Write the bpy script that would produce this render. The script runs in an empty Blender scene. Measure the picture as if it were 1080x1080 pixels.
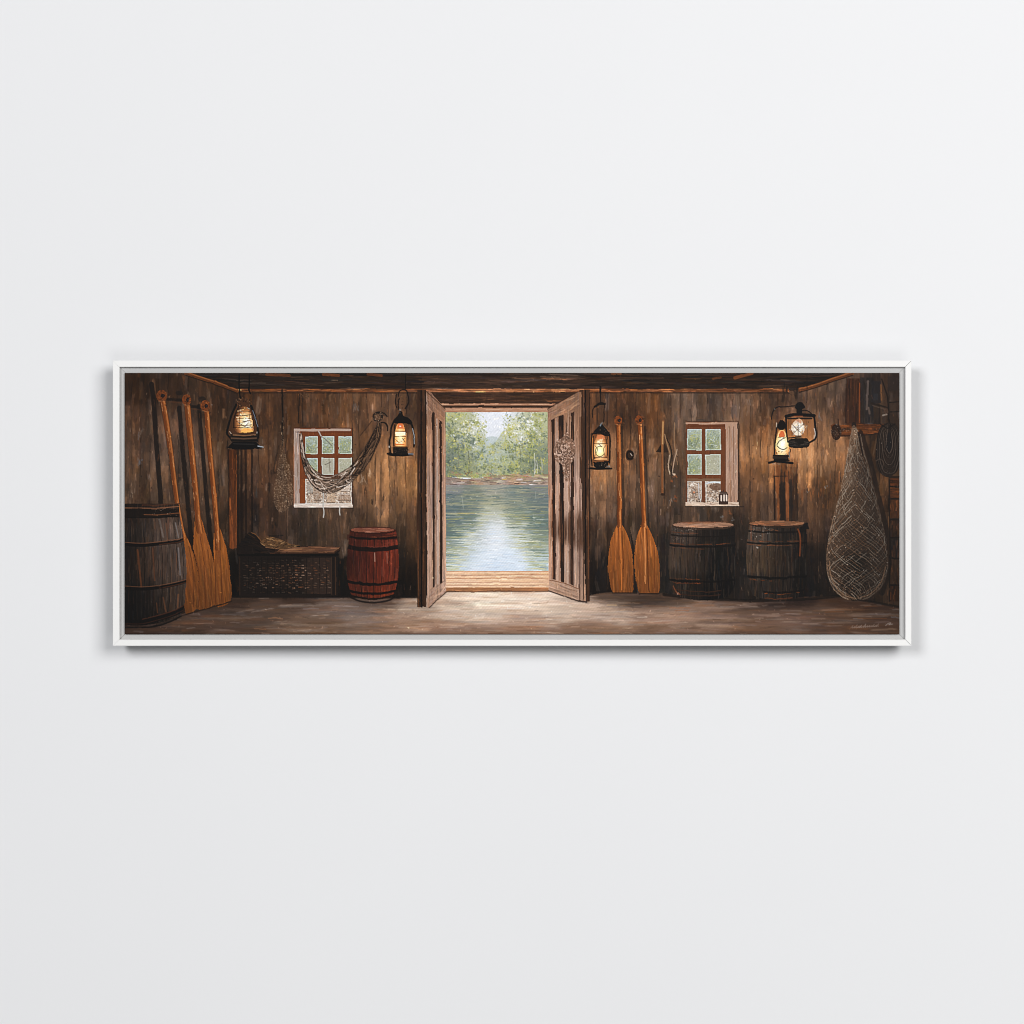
import math
import numpy as np

# ---------------------------------------------------------------------------
# 1. THE PICTURE ON THE CANVAS: pigment laid down stroke by stroke on a raster
#    (every tone here is paint on a flat canvas, as in any painting or print).
#    Coordinates are picture units: 1 unit = 1.86 mm on the real object.
# ---------------------------------------------------------------------------
S = 2.0                                    # raster cells per unit
PX0, PY0, PX1, PY1 = 131.2, 393.3, 948.9, 669.0
W = int(round((PX1 - PX0) * S)) + 1
H = int(round((PY1 - PY0) * S)) + 1
rng = np.random.default_rng(7)
C = np.zeros((H, W, 3), np.float32)        # colour, sRGB 0..255
ID = np.zeros((H, W), np.int16)            # which motif each cell belongs to
HT = np.zeros((H, W), np.float32)          # paint thickness
MOTIFS = []                                # (name, label)


def motif(name, label=None):
    MOTIFS.append((name, label))
    return len(MOTIFS) - 1


def X(x): return (x - PX0) * S
def Y(y): return (y - PY0) * S


def box(x0, y0, x1, y1):
    return max(0, int(math.floor(x0))), max(0, int(math.floor(y0))), min(W, int(math.ceil(x1)) + 1), min(H, int(math.ceil(y1)) + 1)


def poly(pts):
    """even-odd polygon -> (slice_y, slice_x, bool mask)"""
    p = np.array([(X(a), Y(b)) for a, b in pts], np.float64)
    x0, y0, x1, y1 = box(p[:, 0].min(), p[:, 1].min(), p[:, 0].max(), p[:, 1].max())
    if x1 <= x0 or y1 <= y0:
        return slice(0, 0), slice(0, 0), np.zeros((0, 0), bool)
    gy, gx = np.mgrid[y0:y1, x0:x1]
    gx = gx + 0.013; gy = gy + 0.017
    m = np.zeros(gx.shape, bool)
    n = len(p)
    for i in range(n):
        ax, ay = p[i]; bx, by = p[(i + 1) % n]
        if ay == by: continue
        t = (ay > gy) != (by > gy)
        m ^= t & (gx < (bx - ax) * (gy - ay) / (by - ay) + ax)
    return slice(y0, y1), slice(x0, x1), m


def rect(x0, y0, x1, y1): return poly([(x0, y0), (x1, y0), (x1, y1), (x0, y1)])


def ell(cx, cy, rx, ry, n=40):
    return poly([(cx + rx * math.cos(2 * math.pi * k / n), cy + ry * math.sin(2 * math.pi * k / n)) for k in range(n)])


def crv(pts, n=8):
    p = [np.array(q, float) for q in pts]
    p = [2 * p[0] - p[1]] + p + [2 * p[-1] - p[-2]]
    out = []
    for i in range(1, len(p) - 2):
        a, b, c, d = p[i - 1:i + 3]
        for k in range(n):
            t = k / n
            out.append(tuple(0.5 * (2 * b + (c - a) * t + (2 * a - 5 * b + 4 * c - d) * t * t + (3 * b - a - 3 * c + d) * t ** 3)))
    out.append(tuple(p[-2]))
    return out


def fill(m, col, a=1.0, idn=None, h=None):
    sy, sx, k = m
    c = np.array(col, np.float32)
    C[sy, sx][k] += (c - C[sy, sx][k]) * a
    if idn is not None: ID[sy, sx][k] = idn
    if h is not None: HT[sy, sx][k] = h


def grad(m, anchors, sig=30.0, idn=None, a=1.0, aspect=1.0):
    """colour field interpolated between anchors (x, y, (r,g,b))"""
    sy, sx, k = m
    if not k.any(): return
    yy, xx = np.nonzero(k)
    px = (xx + sx.start) / S + PX0; py = (yy + sy.start) / S + PY0
    num = np.zeros((len(px), 3)); den = np.zeros(len(px))
    for ax, ay, c in anchors:
        d2 = ((px - ax) ** 2 + ((py - ay) * aspect) ** 2) / (sig * sig)
        w = np.exp(-d2) + 1e-4 / (1 + d2) ** 2
        num += w[:, None] * np.array(c); den += w
    col = num / den[:, None]
    C[sy, sx][k] += (col - C[sy, sx][k]) * a
    if idn is not None: ID[sy, sx][k] = idn


def full(m):
    f = np.zeros((H, W), bool)
    sy, sx, k = m
    f[sy, sx] = k
    return f


def of(*ids): return np.isin(ID, ids)


def dab(cx, cy, ang, L, wd, col, a, mask=None, hh=0.0):
    ca, sa = math.cos(ang), math.sin(ang)
    ex = abs(ca) * L + abs(sa) * wd + 1; ey = abs(sa) * L + abs(ca) * wd + 1
    x0, y0, x1, y1 = box(cx - ex, cy - ey, cx + ex, cy + ey)
    if x1 <= x0 or y1 <= y0: return
    gx = np.arange(x0, x1)[None, :] - cx; gy = np.arange(y0, y1)[:, None] - cy
    u = (gx * ca + gy * sa) / L; v = (gy * ca - gx * sa) / wd
    al = np.clip((1.0 - np.abs(v)) * wd + 0.5, 0, 1) * np.clip((1.0 - u * u) * 2.2, 0, 1) * a
    al *= 0.78 + 0.22 * np.sin(v * 5.0 + cx)
    if mask is not None: al = al * mask[y0:y1, x0:x1]
    t = C[y0:y1, x0:x1]
    t += (np.asarray(col, np.float32) - t) * al[..., None].astype(np.float32)
    if hh: HT[y0:y1, x0:x1] += (hh * al * (0.6 + 0.4 * np.cos(v * 3))).astype(np.float32)


WARM = np.array((1.0, 0.25, -0.55), np.float32)


def strokes(mask, n, L, wd, ang=math.pi / 2, aj=0.12, jit=0.14, hue=5.0, a=0.7, tint=None, tp=0.0, up=0.0, hh=0.35, src=None):
    """n strokes inside a full-size mask, coloured from what lies under them with jitter; some take a tint"""
    ys, xs = np.nonzero(mask if src is None else src)
    if len(ys) == 0: return
    pick = rng.integers(0, len(ys), n)
    for i in pick:
        cx, cy = float(xs[i]), float(ys[i])
        c = C[ys[i], xs[i]].copy()
        if tint is not None and rng.random() < tp:
            t = tint[rng.integers(0, len(tint))]
            c = c * 0.45 + np.array(t, np.float32) * 0.55
        c = c * math.exp(rng.normal(up, jit)) + rng.normal(0, hue) * WARM + rng.normal(0, hue * .25, 3)
        g = ang(cx, cy) if callable(ang) else ang
        dab(cx, cy, g + rng.normal(0, aj), rng.uniform(*L) * S / 2, rng.uniform(*wd) * S / 2, np.clip(c, 2, 250), a * rng.uniform(0.6, 1), mask, hh)


def line(pts, w, col, a=1.0, idn=None, mask=None, hh=0.0, w2=None):
    p = [(X(x), Y(y)) for x, y in pts]
    n = len(p) - 1
    xs = [q[0] for q in p]; ys = [q[1] for q in p]
    wm = max(w, w2 or 0) * S / 2 + 1.5
    x0, y0, x1, y1 = box(min(xs) - wm, min(ys) - wm, max(xs) + wm, max(ys) + wm)
    if x1 <= x0 or y1 <= y0: return
    al = np.zeros((y1 - y0, x1 - x0))
    for i in range(n):
        (ax, ay), (bx, by) = p[i], p[i + 1]
        r0 = (w + ((w2 - w) * i / n if w2 is not None else 0)) * S / 2
        bx0, by0, bx1, by1 = box(min(ax, bx) - r0 - 1.5, min(ay, by) - r0 - 1.5, max(ax, bx) + r0 + 1.5, max(ay, by) + r0 + 1.5)
        if bx1 <= bx0 or by1 <= by0: continue
        gx = np.arange(bx0, bx1)[None, :]; gy = np.arange(by0, by1)[:, None]
        dx, dy = bx - ax, by - ay
        t = np.clip(((gx - ax) * dx + (gy - ay) * dy) / (dx * dx + dy * dy + 1e-9), 0, 1)
        d = np.hypot(gx - ax - t * dx, gy - ay - t * dy)
        q = al[by0 - y0:by1 - y0, bx0 - x0:bx1 - x0]
        np.maximum(q, np.clip(r0 - d + 0.5, 0, 1), out=q)
    if mask is not None: al = al * mask[y0:y1, x0:x1]
    t = C[y0:y1, x0:x1]
    t += (np.asarray(col, np.float32) - t) * (al * a)[..., None].astype(np.float32)
    if idn is not None: ID[y0:y1, x0:x1][al > 0.45] = idn
    if hh: HT[y0:y1, x0:x1] += (hh * al).astype(np.float32)


def speck(mask, n, cols, r=(0.5, 1.0), a=0.8, hh=0.5):
    ys, xs = np.nonzero(mask)
    if len(ys) == 0: return
    for i in rng.integers(0, len(ys), n):
        c = cols[rng.integers(0, len(cols))]
        dab(float(xs[i]), float(ys[i]), rng.uniform(0, 3.14), rng.uniform(*r) * 1.5 * S / 2, rng.uniform(*r) * S / 2,
            np.clip(np.array(c, np.float32) * math.exp(rng.normal(0, 0.12)), 0, 255), a * rng.uniform(0.5, 1), mask, hh)


def noise2(cellx, celly, seed=0):
    r = np.random.default_rng(seed)
    nx, ny = int(W / cellx) + 3, int(H / celly) + 3
    g = r.normal(0, 1, (ny, nx))
    fx = np.arange(W) / cellx; fy = np.arange(H) / celly
    ix = fx.astype(int); iy = fy.astype(int)
    tx = fx - ix; ty = fy - iy
    tx = tx * tx * (3 - 2 * tx); ty = (ty * ty * (3 - 2 * ty))[:, None]
    a = g[iy][:, ix] * (1 - tx) + g[iy][:, ix + 1] * tx
    b = g[iy + 1][:, ix] * (1 - tx) + g[iy + 1][:, ix + 1] * tx
    return a * (1 - ty) + b * ty


V = math.pi / 2
NOIR = (20, 15, 12)

# ---- plank wall -----------------------------------------------------------
I_WALL = motif('painted_plank_wall', 'dark brown plank wall of the boathouse in the painting')
wall_a = [
    (140, 405, (50, 30, 17)), (150, 450, (84, 56, 39)), (160, 470, (98, 71, 54)), (145, 500, (92, 64, 45)), (180, 520, (80, 56, 39)),
    (175, 410, (60, 37, 22)), (190, 450, (88, 61, 45)), (200, 480, (88, 63, 47)), (200, 540, (74, 51, 36)), (220, 430, (62, 40, 25)), (235, 450, (80, 52, 31)),
    (235, 520, (80, 56, 39)), (233, 560, (60, 41, 27)), (215, 580, (42, 28, 21)), (245, 425, (60, 36, 21)), (258, 530, (38, 23, 15)), (255, 600, (16, 12, 10)),
    (275, 440, (74, 44, 24)), (285, 470, (84, 53, 32)), (275, 510, (72, 46, 30)), (280, 550, (56, 37, 26)), (300, 560, (60, 42, 31)), (330, 550, (68, 48, 34)),
    (350, 562, (66, 47, 34)), (360, 430, (84, 55, 35)), (330, 430, (70, 44, 27)), (385, 430, (100, 66, 43)), (380, 470, (108, 71, 44)), (395, 500, (126, 86, 54)),
    (410, 500, (136, 93, 57)), (425, 500, (126, 86, 51)), (436, 475, (134, 86, 50)), (415, 430, (88, 60, 42)), (400, 530, (108, 75, 49)), (420, 540, (92, 64, 42)),
    (430, 562, (68, 47, 32)), (430, 585, (42, 30, 21)), (432, 622, (15, 12, 11)), (380, 545, (74, 52, 37)), (330, 575, (56, 40, 28)), (436, 600, (24, 18, 15)), (361, 610, (15, 12, 10)), (430, 430, (74, 48, 31)),
    (622, 435, (70, 42, 23)), (640, 430, (84, 51, 30)), (622, 500, (132, 88, 55)), (640, 500, (138, 93, 58)), (635, 522, (108, 75, 52)), (632, 560, (62, 44, 33)), (644, 480, (150, 98, 60)), (621, 470, (120, 74, 42)),
    (630, 600, (26, 21, 19)), (642, 540, (88, 62, 45)), (660, 430, (66, 40, 23)), (660, 480, (84, 54, 33)), (665, 522, (94, 66, 47)), (665, 560, (62, 45, 34)), (632, 622, (24, 19, 17)),
    (670, 600, (30, 26, 24)), (690, 430, (90, 53, 27)), (690, 470, (88, 57, 35)), (700, 500, (82, 60, 44)), (700, 540, (72, 53, 40)), (695, 570, (50, 39, 31)), (700, 605, (34, 29, 26)),
    (715, 430, (92, 70, 56)), (715, 480, (80, 56, 39)), (720, 540, (70, 51, 38)), (750, 425, (80, 60, 47)), (770, 420, (78, 57, 44)), (790, 430, (108, 79, 60)), (785, 470, (108, 72, 45)),
    (800, 475, (150, 100, 60)), (790, 520, (98, 65, 42)), (800, 540, (78, 54, 38)), (785, 560, (54, 40, 31)), (782, 600, (36, 29, 25)), (810, 425, (58, 39, 27)), (808, 450, (92, 56, 30)), (810, 495, (126, 80, 45)), (750, 545, (62, 45, 33)),
    (832, 495, (132, 84, 48)), (845, 480, (182, 125, 78)), (860, 480, (164, 112, 70)), (850, 430, (88, 63, 48)), (870, 430, (84, 60, 44)), (882, 415, (92, 70, 56)), (848, 455, (170, 108, 62)), (862, 455, (122, 86, 62)),
    (870, 470, (150, 102, 66)), (882, 490, (124, 82, 51)), (875, 520, (88, 57, 34)), (860, 540, (94, 62, 40)), (870, 562, (60, 41, 30)), (865, 590, (34, 25, 21)), (860, 622, (22, 17, 15)),
    (850, 555, (80, 55, 39)), (900, 430, (78, 40, 22)), (925, 430, (48, 39, 35)), (940, 430, (58, 37, 25)), (928, 475, (74, 47, 28)), (925, 520, (88, 58, 35)), (932, 570, (76, 51, 33)),
    (925, 612, (58, 41, 30)), (940, 540, (60, 38, 25)), (945, 600, (54, 35, 24)), (880, 625, (26, 20, 17)), (905, 632, (40, 29, 22)),
]
ALL = np.ones((H, W), bool)
grad(rect(PX0 - 1, PY0 - 1, PX1 + 1, PY1 + 1), wall_a, sig=15, idn=I_WALL)
# boards: each has its own tone, and a dark seam
seams = [131, 139, 148, 158, 167, 178, 188, 199, 210, 220, 230, 240, 250, 257, 266, 273, 283, 293, 302, 314, 323, 335, 346, 358, 371.5, 378, 387, 396, 402, 410, 418, 428, 440,
         449, 470, 579, 612, 622, 629, 640, 650, 659, 664, 671, 680, 693, 701, 708, 718, 729, 735, 746, 762, 773, 780, 791, 802, 810, 820, 832, 841, 851, 862, 872, 881, 892, 908, 918, 928, 937, 950]
colx = np.arange(W) / S + PX0
for i in range(len(seams) - 1):
    a_, b_ = seams[i], seams[i + 1]
    y = PY0
    while y < PY1:                                                    # boards are patched: tone changes along the length
        y2 = y + rng.uniform(40, 170)
        f = math.exp(rng.normal(0, 0.10)); t = rng.normal(0, 2.2)
        sy, sx, k = rect(a_, y, b_, y2)
        if k.size:
            C[sy, sx][k] = np.clip(C[sy, sx][k] * f + np.array((t, 0, -t * 0.8), np.float32), 3, 240)
        y = y2
    y = PY0
    while y < PY1:                                                    # seams break off and start again
        y2 = y + rng.uniform(12, 60)
        if rng.random() < .85:
            line([(b_ + rng.normal(0, .5), y), (b_ + rng.normal(0, .6), (y + y2) / 2), (b_ + rng.normal(0, .5), y2)], rng.uniform(0.5, 1.3), (30, 19, 13), rng.uniform(0.25, 0.7))
        if rng.random() < .25:
            line([(b_ + 1.1, y), (b_ + 1 + rng.normal(0, .3), y2)], 0.7, (136, 98, 70), rng.uniform(0.1, 0.4))
        y = y2
n1 = noise2(7, 60, 1); n2 = noise2(30, 30, 2)
C *= np.exp(0.08 * n1 + 0.08 * n2)[..., None].astype(np.float32)
strokes(ALL, 2600, (6, 22), (2.5, 6.5), V, 0.09, 0.21, 5, 0.55, tint=[(120, 92, 74), (96, 60, 36), (48, 32, 23), (110, 96, 88)], tp=0.16)
strokes(ALL, 2600, (8, 24), (1.6, 4.2), V, 0.08, 0.17, 4, 0.55, tint=[(150, 105, 75), (120, 66, 34), (38, 25, 18), (120, 102, 92)], tp=0.10)
strokes(ALL, 3000, (4, 13), (1.2, 2.8), V, 0.14, 0.22, 5, 0.55, tint=[(168, 128, 98), (140, 76, 38), (26, 18, 14), (128, 116, 110)], tp=0.12)
# scuffed marks on the left wall and beside the windows
for (x, y, l, c) in [(146, 487, 5, (112, 108, 112)), (149, 486, 4, (104, 108, 120)), (150, 455, 6, (108, 92, 82)), (146, 460, 9, (100, 84, 78)), (157, 503, 8, (110, 92, 84)), (139, 522, 3, (150, 125, 104)),
                     (376, 430, 10, (92, 86, 84)), (383, 505, 10, (150, 128, 110)), (391, 500, 9, (170, 138, 108)), (397, 538, 14, (98, 76, 62)), (403, 540, 12, (104, 80, 64)), (708, 526, 3, (120, 118, 118)),
                     (790, 425, 9, (120, 100, 88)), (865, 440, 8, (104, 92, 86)), (870, 515, 3, (118, 118, 124)), (851, 518, 2, (120, 116, 112)), (947, 480, 6, (70, 50, 40))]:
    for k in range(4):
        dab(X(x + rng.normal(0, 1.4)), Y(y + rng.normal(0, 1.5)), V + rng.normal(0, .25), l * rng.uniform(.6, 1), rng.uniform(.6, 1.3) * S / 2, np.array(c) * rng.uniform(.8, 1.1), .7, None, .5)
for (x, y, l, w, c) in [(393, 528, 6, 2, (30, 20, 14)), (386, 520, 7, 2, (34, 22, 15)), (404, 524, 6, 1.6, (40, 28, 20)), (284, 515, 12, 2.5, (38, 26, 20)), (290, 556, 4, 4, (34, 25, 20)), (270, 520, 12, 2, (56, 52, 50)),
                        (791, 512, 12, 1.6, (50, 36, 28)), (824, 520, 20, 3, (30, 22, 19)), (416, 512, 12, 1, (70, 46, 30)), (152, 518, 10, 4, (62, 38, 24)), (147, 528, 6, 5, (66, 42, 26))]:
    for k in range(5):
        dab(X(x + rng.normal(0, w * .5)), Y(y + rng.normal(0, 2)), V, l * S / 2 * rng.uniform(.6, 1), w * S / 4, c, .6, None, .2)
# amber stabs of paint under the right lanterns
for k in range(26):
    x = rng.uniform(845, 890); y = rng.uniform(500, 530)
    dab(X(x), Y(y), V, rng.uniform(5, 14), rng.uniform(.6, 1.6), [(150, 78, 34), (50, 32, 22), (130, 66, 28), (60, 44, 36)][k % 4], .7, None, .5)
for k in range(60):
    x = rng.normal(846, 16); y = rng.normal(482, 9)
    dab(X(x), Y(y), V, rng.uniform(5, 16), rng.uniform(.6, 1.6), [(190, 136, 90), (166, 110, 68), (206, 158, 114), (140, 92, 58)][k % 4], .42, None, .5)
for (gx_, gy_) in [(424, 486), (633, 500), (808, 478)]:
    for k in range(40):
        dab(X(rng.normal(gx_, 9)), Y(rng.normal(gy_, 8)), V, rng.uniform(5, 15), rng.uniform(.6, 1.5), [(176, 122, 76), (160, 104, 60), (150, 108, 76), (140, 88, 48)][k % 4], .45, None, .5)

for q in range(70):                                                   # nail heads and knots
    x = seams[int(rng.integers(0, len(seams) - 1))] + rng.uniform(1.5, 4); y = rng.uniform(418, 620)
    dab(X(x), Y(y), rng.uniform(0, 3), rng.uniform(1.2, 2.4), rng.uniform(.8, 1.4), [(24, 17, 14), (34, 24, 19), (120, 104, 96)][q % 3], .7, None, .5)

# ---- ceiling and beam -----------------------------------------------------
I_CEIL = motif('painted_ceiling')
I_BEAM = motif('painted_ceiling_beam')
fill(poly([(198, 393), (249, 410.5), (846, 411.5), (900, 393)]), (34, 23, 17), 1, I_CEIL)
m = full(poly([(198, 393), (249, 410.5), (846, 411.5), (900, 393)]))
beam = poly([(246, 397), (832, 397), (832, 410), (246, 410)])
fill(beam, (40, 28, 21), 1, I_BEAM)
fill(rect(445, 396, 612, 410), (54, 38, 29), 1, I_BEAM)
fill(rect(300, 393, 420, 397), (17, 12, 10), .8)
strokes(m, 900, (8, 40), (0.6, 1.6), 0.0, 0.04, 0.30, 4, 0.7, tint=[(90, 58, 40), (16, 12, 10), (110, 80, 62), (70, 66, 66)], tp=0.22)
I_EDGE = motif('painted_beam_edge', 'lit amber lower edge of the beam')
for (x0, x1, c) in [(249, 449, (82, 47, 26)), (449, 616, (148, 98, 68)), (616, 832, (90, 52, 30))]:
    e = rect(x0, 410.2, x1, 413.8)
    fill(e, c, 1, I_EDGE)
    strokes(full(e), int((x1 - x0) * 1.6), (6, 18), (0.5, 1.1), 0.0, 0.03, 0.25, 5, 0.8, tint=[(180, 120, 80), (70, 36, 18), (150, 84, 42)], tp=0.4)
    line([(x0, 414.2), (x1, 414.4)], 1.2, (36, 22, 15), .8)
for pts, c in [([(196, 393.6), (213, 399.2), (231, 405), (249.5, 412.2)], (104, 57, 27)), ([(843, 411.6), (862, 406), (880, 399.6), (899, 393.6)], (112, 63, 33))]:
    line(crv(pts), 4.0, c, 1, I_EDGE)
    line(crv([(x, y - 1.2) for x, y in pts]), 0.9, (170, 104, 58), .6)
    line(crv([(x, y + 2.2) for x, y in pts]), 1.2, (30, 19, 13), .8)
    line(crv([(x, y + 0.6) for x, y in pts]), 0.6, (70, 36, 18), .7)
for (x0, y0, x1, y1, w, c) in [(281, 395, 305, 396, 3, (118, 62, 28)), (341, 394.8, 357, 396, 3, (128, 66, 30)), (388, 394.6, 402, 396, 3, (116, 58, 26)), (645, 394, 655, 394, 2, (128, 74, 38)), (775, 398.5, 793, 393.6, 3.5, (150, 80, 38)),
                               (752, 399.5, 760, 397.6, 2.2, (112, 62, 32)), (640, 398.5, 700, 398.8, 1, (84, 56, 40)), (252, 404, 280, 404, .8, (92, 76, 66)), (570, 397, 590, 397.5, 1, (110, 84, 66)), (350, 401, 356, 401, .8, (150, 118, 92))]:
    line([(x0, y0), (x1, y1)], w, c, .6, hh=.4)

# ---- corner posts, peg rail, shelf at the right ---------------------------
I_POST = motif('painted_corner_post')
p = rect(241.2, 474, 249.3, 578); fill(p, (88, 47, 24), 1, I_POST)
C[p[0], p[1]] *= np.linspace(.75, 1.15, p[2].shape[0])[:, None, None].astype(np.float32)
strokes(full(p), 120, (8, 24), (0.6, 1.4), V, .04, .25, 5, .7, tint=[(150, 78, 34), (60, 32, 18)], tp=.4)
for x in (250.6, 254.5, 259): line([(x, 474), (x + .4, 575)], 2.4, (26, 16, 12), .75)
line([(249.4, 480), (249, 574)], .8, (160, 84, 36), .6)
line([(241, 474), (241.4, 580)], 1.2, (30, 18, 12), .8)
line([(265.4, 440), (265.8, 572)], 1.6, (18, 12, 10), .8)
I_POST2 = motif('painted_corner_post')
p = rect(892, 399, 907.5, 446.5); fill(p, (64, 38, 26), 1, I_POST2)
strokes(full(p), 160, (8, 24), (0.6, 1.4), V, .04, .22, 5, .7, tint=[(90, 52, 32), (44, 28, 21), (76, 44, 28)], tp=.4)
line([(906.4, 404), (906.2, 446)], 1, (150, 76, 34), .8); line([(892.2, 410), (892, 446)], 1.2, (40, 24, 17), .8)
p = rect(907.6, 398, 921, 446); fill(p, (40, 34, 32), .9)
strokes(full(p), 90, (8, 20), (.8, 1.6), V, .04, .2, 4, .7)
line([(915.5, 402), (914.6, 420), (914, 432)], 2.2, (96, 80, 74), .8); line([(916, 430), (917, 436)], 2, (112, 90, 78), .6)
p = rect(919, 402, 929, 425); fill(p, (36, 32, 34), .85); fill(rect(921, 415, 926, 422), (44, 46, 54), .5)
line([(929, 406), (929.6, 422)], 1.6, (128, 78, 40), .8); line([(919, 425), (936, 430)], 1.8, (36, 26, 20), .9); line([(920, 427.5), (934, 432)], 1, (92, 74, 62), .6)
line([(930, 400), (936, 418), (938, 446)], 1.4, (28, 20, 17), .9); line([(938, 424.5), (949, 423.5)], 1.2, (24, 18, 15), .9); line([(938, 434.5), (949, 434)], 1.3, (24, 18, 15), .9)
p = rect(936, 397, 949, 412); fill(p, (48, 36, 32), .8)
line([(931, 438), (935, 437)], 1.6, (150, 136, 124), .8)
I_RAIL = motif('painted_peg_rail')
p = poly([(876, 448.5), (880, 446.5), (884, 448.5), (936, 446.8), (937, 456.5), (900, 458.5), (884, 460), (878, 457)])
fill(p, (104, 57, 29), 1, I_RAIL)
strokes(full(p), 160, (6, 18), (.6, 1.3), 0.0, .06, .25, 5, .7, tint=[(140, 78, 38), (60, 34, 20)], tp=.4)
line([(884, 460), (936, 457.4)], 1.2, (34, 22, 16), .9)
p = ell(882, 455.5, 5.5, 8.6); fill(p, (46, 30, 22), 1, I_RAIL)
speck(full(p), 90, [(90, 56, 34), (22, 16, 14), (120, 70, 40), (150, 130, 116)], (.5, 1.2))
line([(884, 442), (884.6, 452)], .9, (40, 27, 20), .9)
for x in (890, 895, 922, 927): dab(X(x), Y(452.5), 0.1, 5, 2, (42, 32, 27), .8, None, .3)
speck(full(rect(888, 451, 898, 455)), 10, [(170, 150, 136)], (.4, .7))
# stacked crates at the extreme right
I_CRATE = motif('painted_crate')
for (y0, y1, c) in [(504, 512, (70, 38, 22)), (514, 525, (88, 50, 28)), (527, 546, (80, 46, 26)), (549, 566, (50, 34, 24)), (568, 588, (38, 30, 26)), (590, 616, (58, 40, 28)), (618, 634, (52, 32, 20))]:
    p = rect(938.5, y0, 949, y1); fill(p, c, 1, I_CRATE)
    strokes(full(p), 40, (4, 12), (.7, 1.4), V if y1 - y0 > 12 else 0, .08, .28, 6, .7, tint=[(140, 74, 34), (30, 22, 18)], tp=.4)
    line([(938, y0 - 1), (949, y0 - 1)], 1.6, (22, 15, 12), .9)
line([(938, 500), (938.2, 634)], 1.4, (26, 18, 14), .8)
p = rect(931, 540, 937.5, 637); fill(p, (82, 56, 37), .5); line([(937, 545), (937.4, 600)], 1.2, (124, 80, 46), .6)

# ---- floor ----------------------------------------------------------------
I_FLOOR = motif('painted_floor')
fl = poly([(131, 656), (165, 658), (196, 646), (245, 629.5), (300, 629.6), (440, 630), (470, 624), (579, 622.5), (620, 628), (640, 624), (700, 625), (730, 631), (790, 633), (860, 629), (885, 628.5), (950, 640), (950, 670), (131, 670)])
floor_a = [(520, 631, (228, 209, 190)), (500, 636, (216, 195, 176)), (560, 634, (224, 204, 186)), (530, 644, (206, 184, 166)), (590, 640, (200, 178, 160)), (480, 644, (192, 169, 151)), (440, 640, (160, 139, 123)), (430, 650, (152, 126, 108)), (400, 660, (128, 100, 82)), (380, 648, (118, 101, 92)), (340, 643, (108, 90, 80)), (330, 660, (104, 80, 64)), (280, 645, (84, 65, 54)),
           (250, 655, (84, 63, 50)), (205, 652, (76, 56, 45)), (150, 667, (66, 47, 38)), (250, 634, (56, 40, 31)), (320, 632, (58, 42, 33)), (400, 634, (78, 58, 47)), (600, 642, (186, 162, 144)), (640, 643, (176, 153, 137)), (700, 648, (140, 114, 98)), (650, 630, (70, 52, 41)),
           (690, 630, (58, 43, 34)), (760, 648, (128, 102, 87)), (780, 638, (84, 63, 52)), (830, 650, (108, 83, 70)), (830, 636, (48, 34, 28)), (880, 650, (92, 68, 54)), (900, 636, (62, 40, 28)), (940, 645, (66, 46, 36)), (940, 662, (82, 56, 42)), (900, 662, (88, 62, 47)),
           (540, 654, (180, 153, 135)), (540, 667, (132, 102, 84)), (470, 666, (136, 106, 88)), (400, 667, (112, 85, 68)), (620, 667, (126, 98, 80)), (700, 667, (112, 86, 70)), (800, 667, (100, 74, 58)), (250, 667, (84, 61, 48)), (330, 667, (98, 74, 58))]
grad(fl, floor_a, sig=16, idn=I_FLOOR, aspect=2.0)
fm = full(fl)
strokes(fm, 1500, (14, 60), (1.2, 3.2), 0.0, .04, .08, 3, .5, tint=[(200, 178, 160), (96, 66, 48), (120, 112, 112), (140, 84, 50)], tp=.14)
strokes(fm, 1500, (6, 30), (0.7, 1.5), 0.0, .06, .10, 3, .5, tint=[(214, 196, 180), (70, 48, 36), (150, 146, 150), (156, 96, 58)], tp=.16)
for (x0, x1, y, c) in [(283, 298, 652, (168, 116, 80)), (268, 280, 663, (150, 104, 72)), (320, 336, 642, (128, 118, 118)), (350, 378, 640, (136, 124, 122)), (420, 434, 643, (206, 186, 166)), (562, 577, 636, (150, 120, 96)), (535, 552, 641.5, (224, 212, 204)), (580, 602, 638, (214, 196, 182)),
                       (500, 510, 652, (222, 208, 190)), (470, 494, 634, (150, 132, 118)), (640, 650, 638, (196, 158, 110)), (672, 682, 651, (190, 172, 160)), (808, 826, 653, (128, 110, 98)), (752, 760, 653, (84, 62, 50)), (900, 910, 652.5, (140, 136, 136)), (940, 949, 651, (128, 130, 138)), (856, 870, 652.6, (140, 120, 104)),
                       (941, 949, 643, (124, 116, 112)), (706, 728, 641, (146, 92, 62)), (712, 726, 644, (150, 92, 60)), (760, 774, 640, (142, 128, 120)), (870, 890, 645.5, (120, 66, 34)), (905, 935, 652, (128, 76, 40)), (545, 570, 665, (104, 72, 54)), (515, 530, 668, (92, 60, 42)), (620, 632, 667, (92, 62, 46))]:
    line([(x0, y), ((x0 + x1) / 2, y + rng.normal(0, .3)), (x1, y + rng.normal(0, .4))], 1.0, c, .5, hh=.5)
# dark contact of wall and floor
for pts, w, a_ in [([(246, 629), (440, 629.5)], 3, .7), ([(622, 625), (645, 623.5)], 2, .6), ([(700, 627), (735, 631), (795, 633.5), (850, 632), (885, 628.5)], 3, .8), ([(885, 628.5), (949, 640)], 2.4, .7), ([(165, 659), (245, 630)], 1.5, .5)]:
    line(pts, w, (22, 16, 13), a_)

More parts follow.
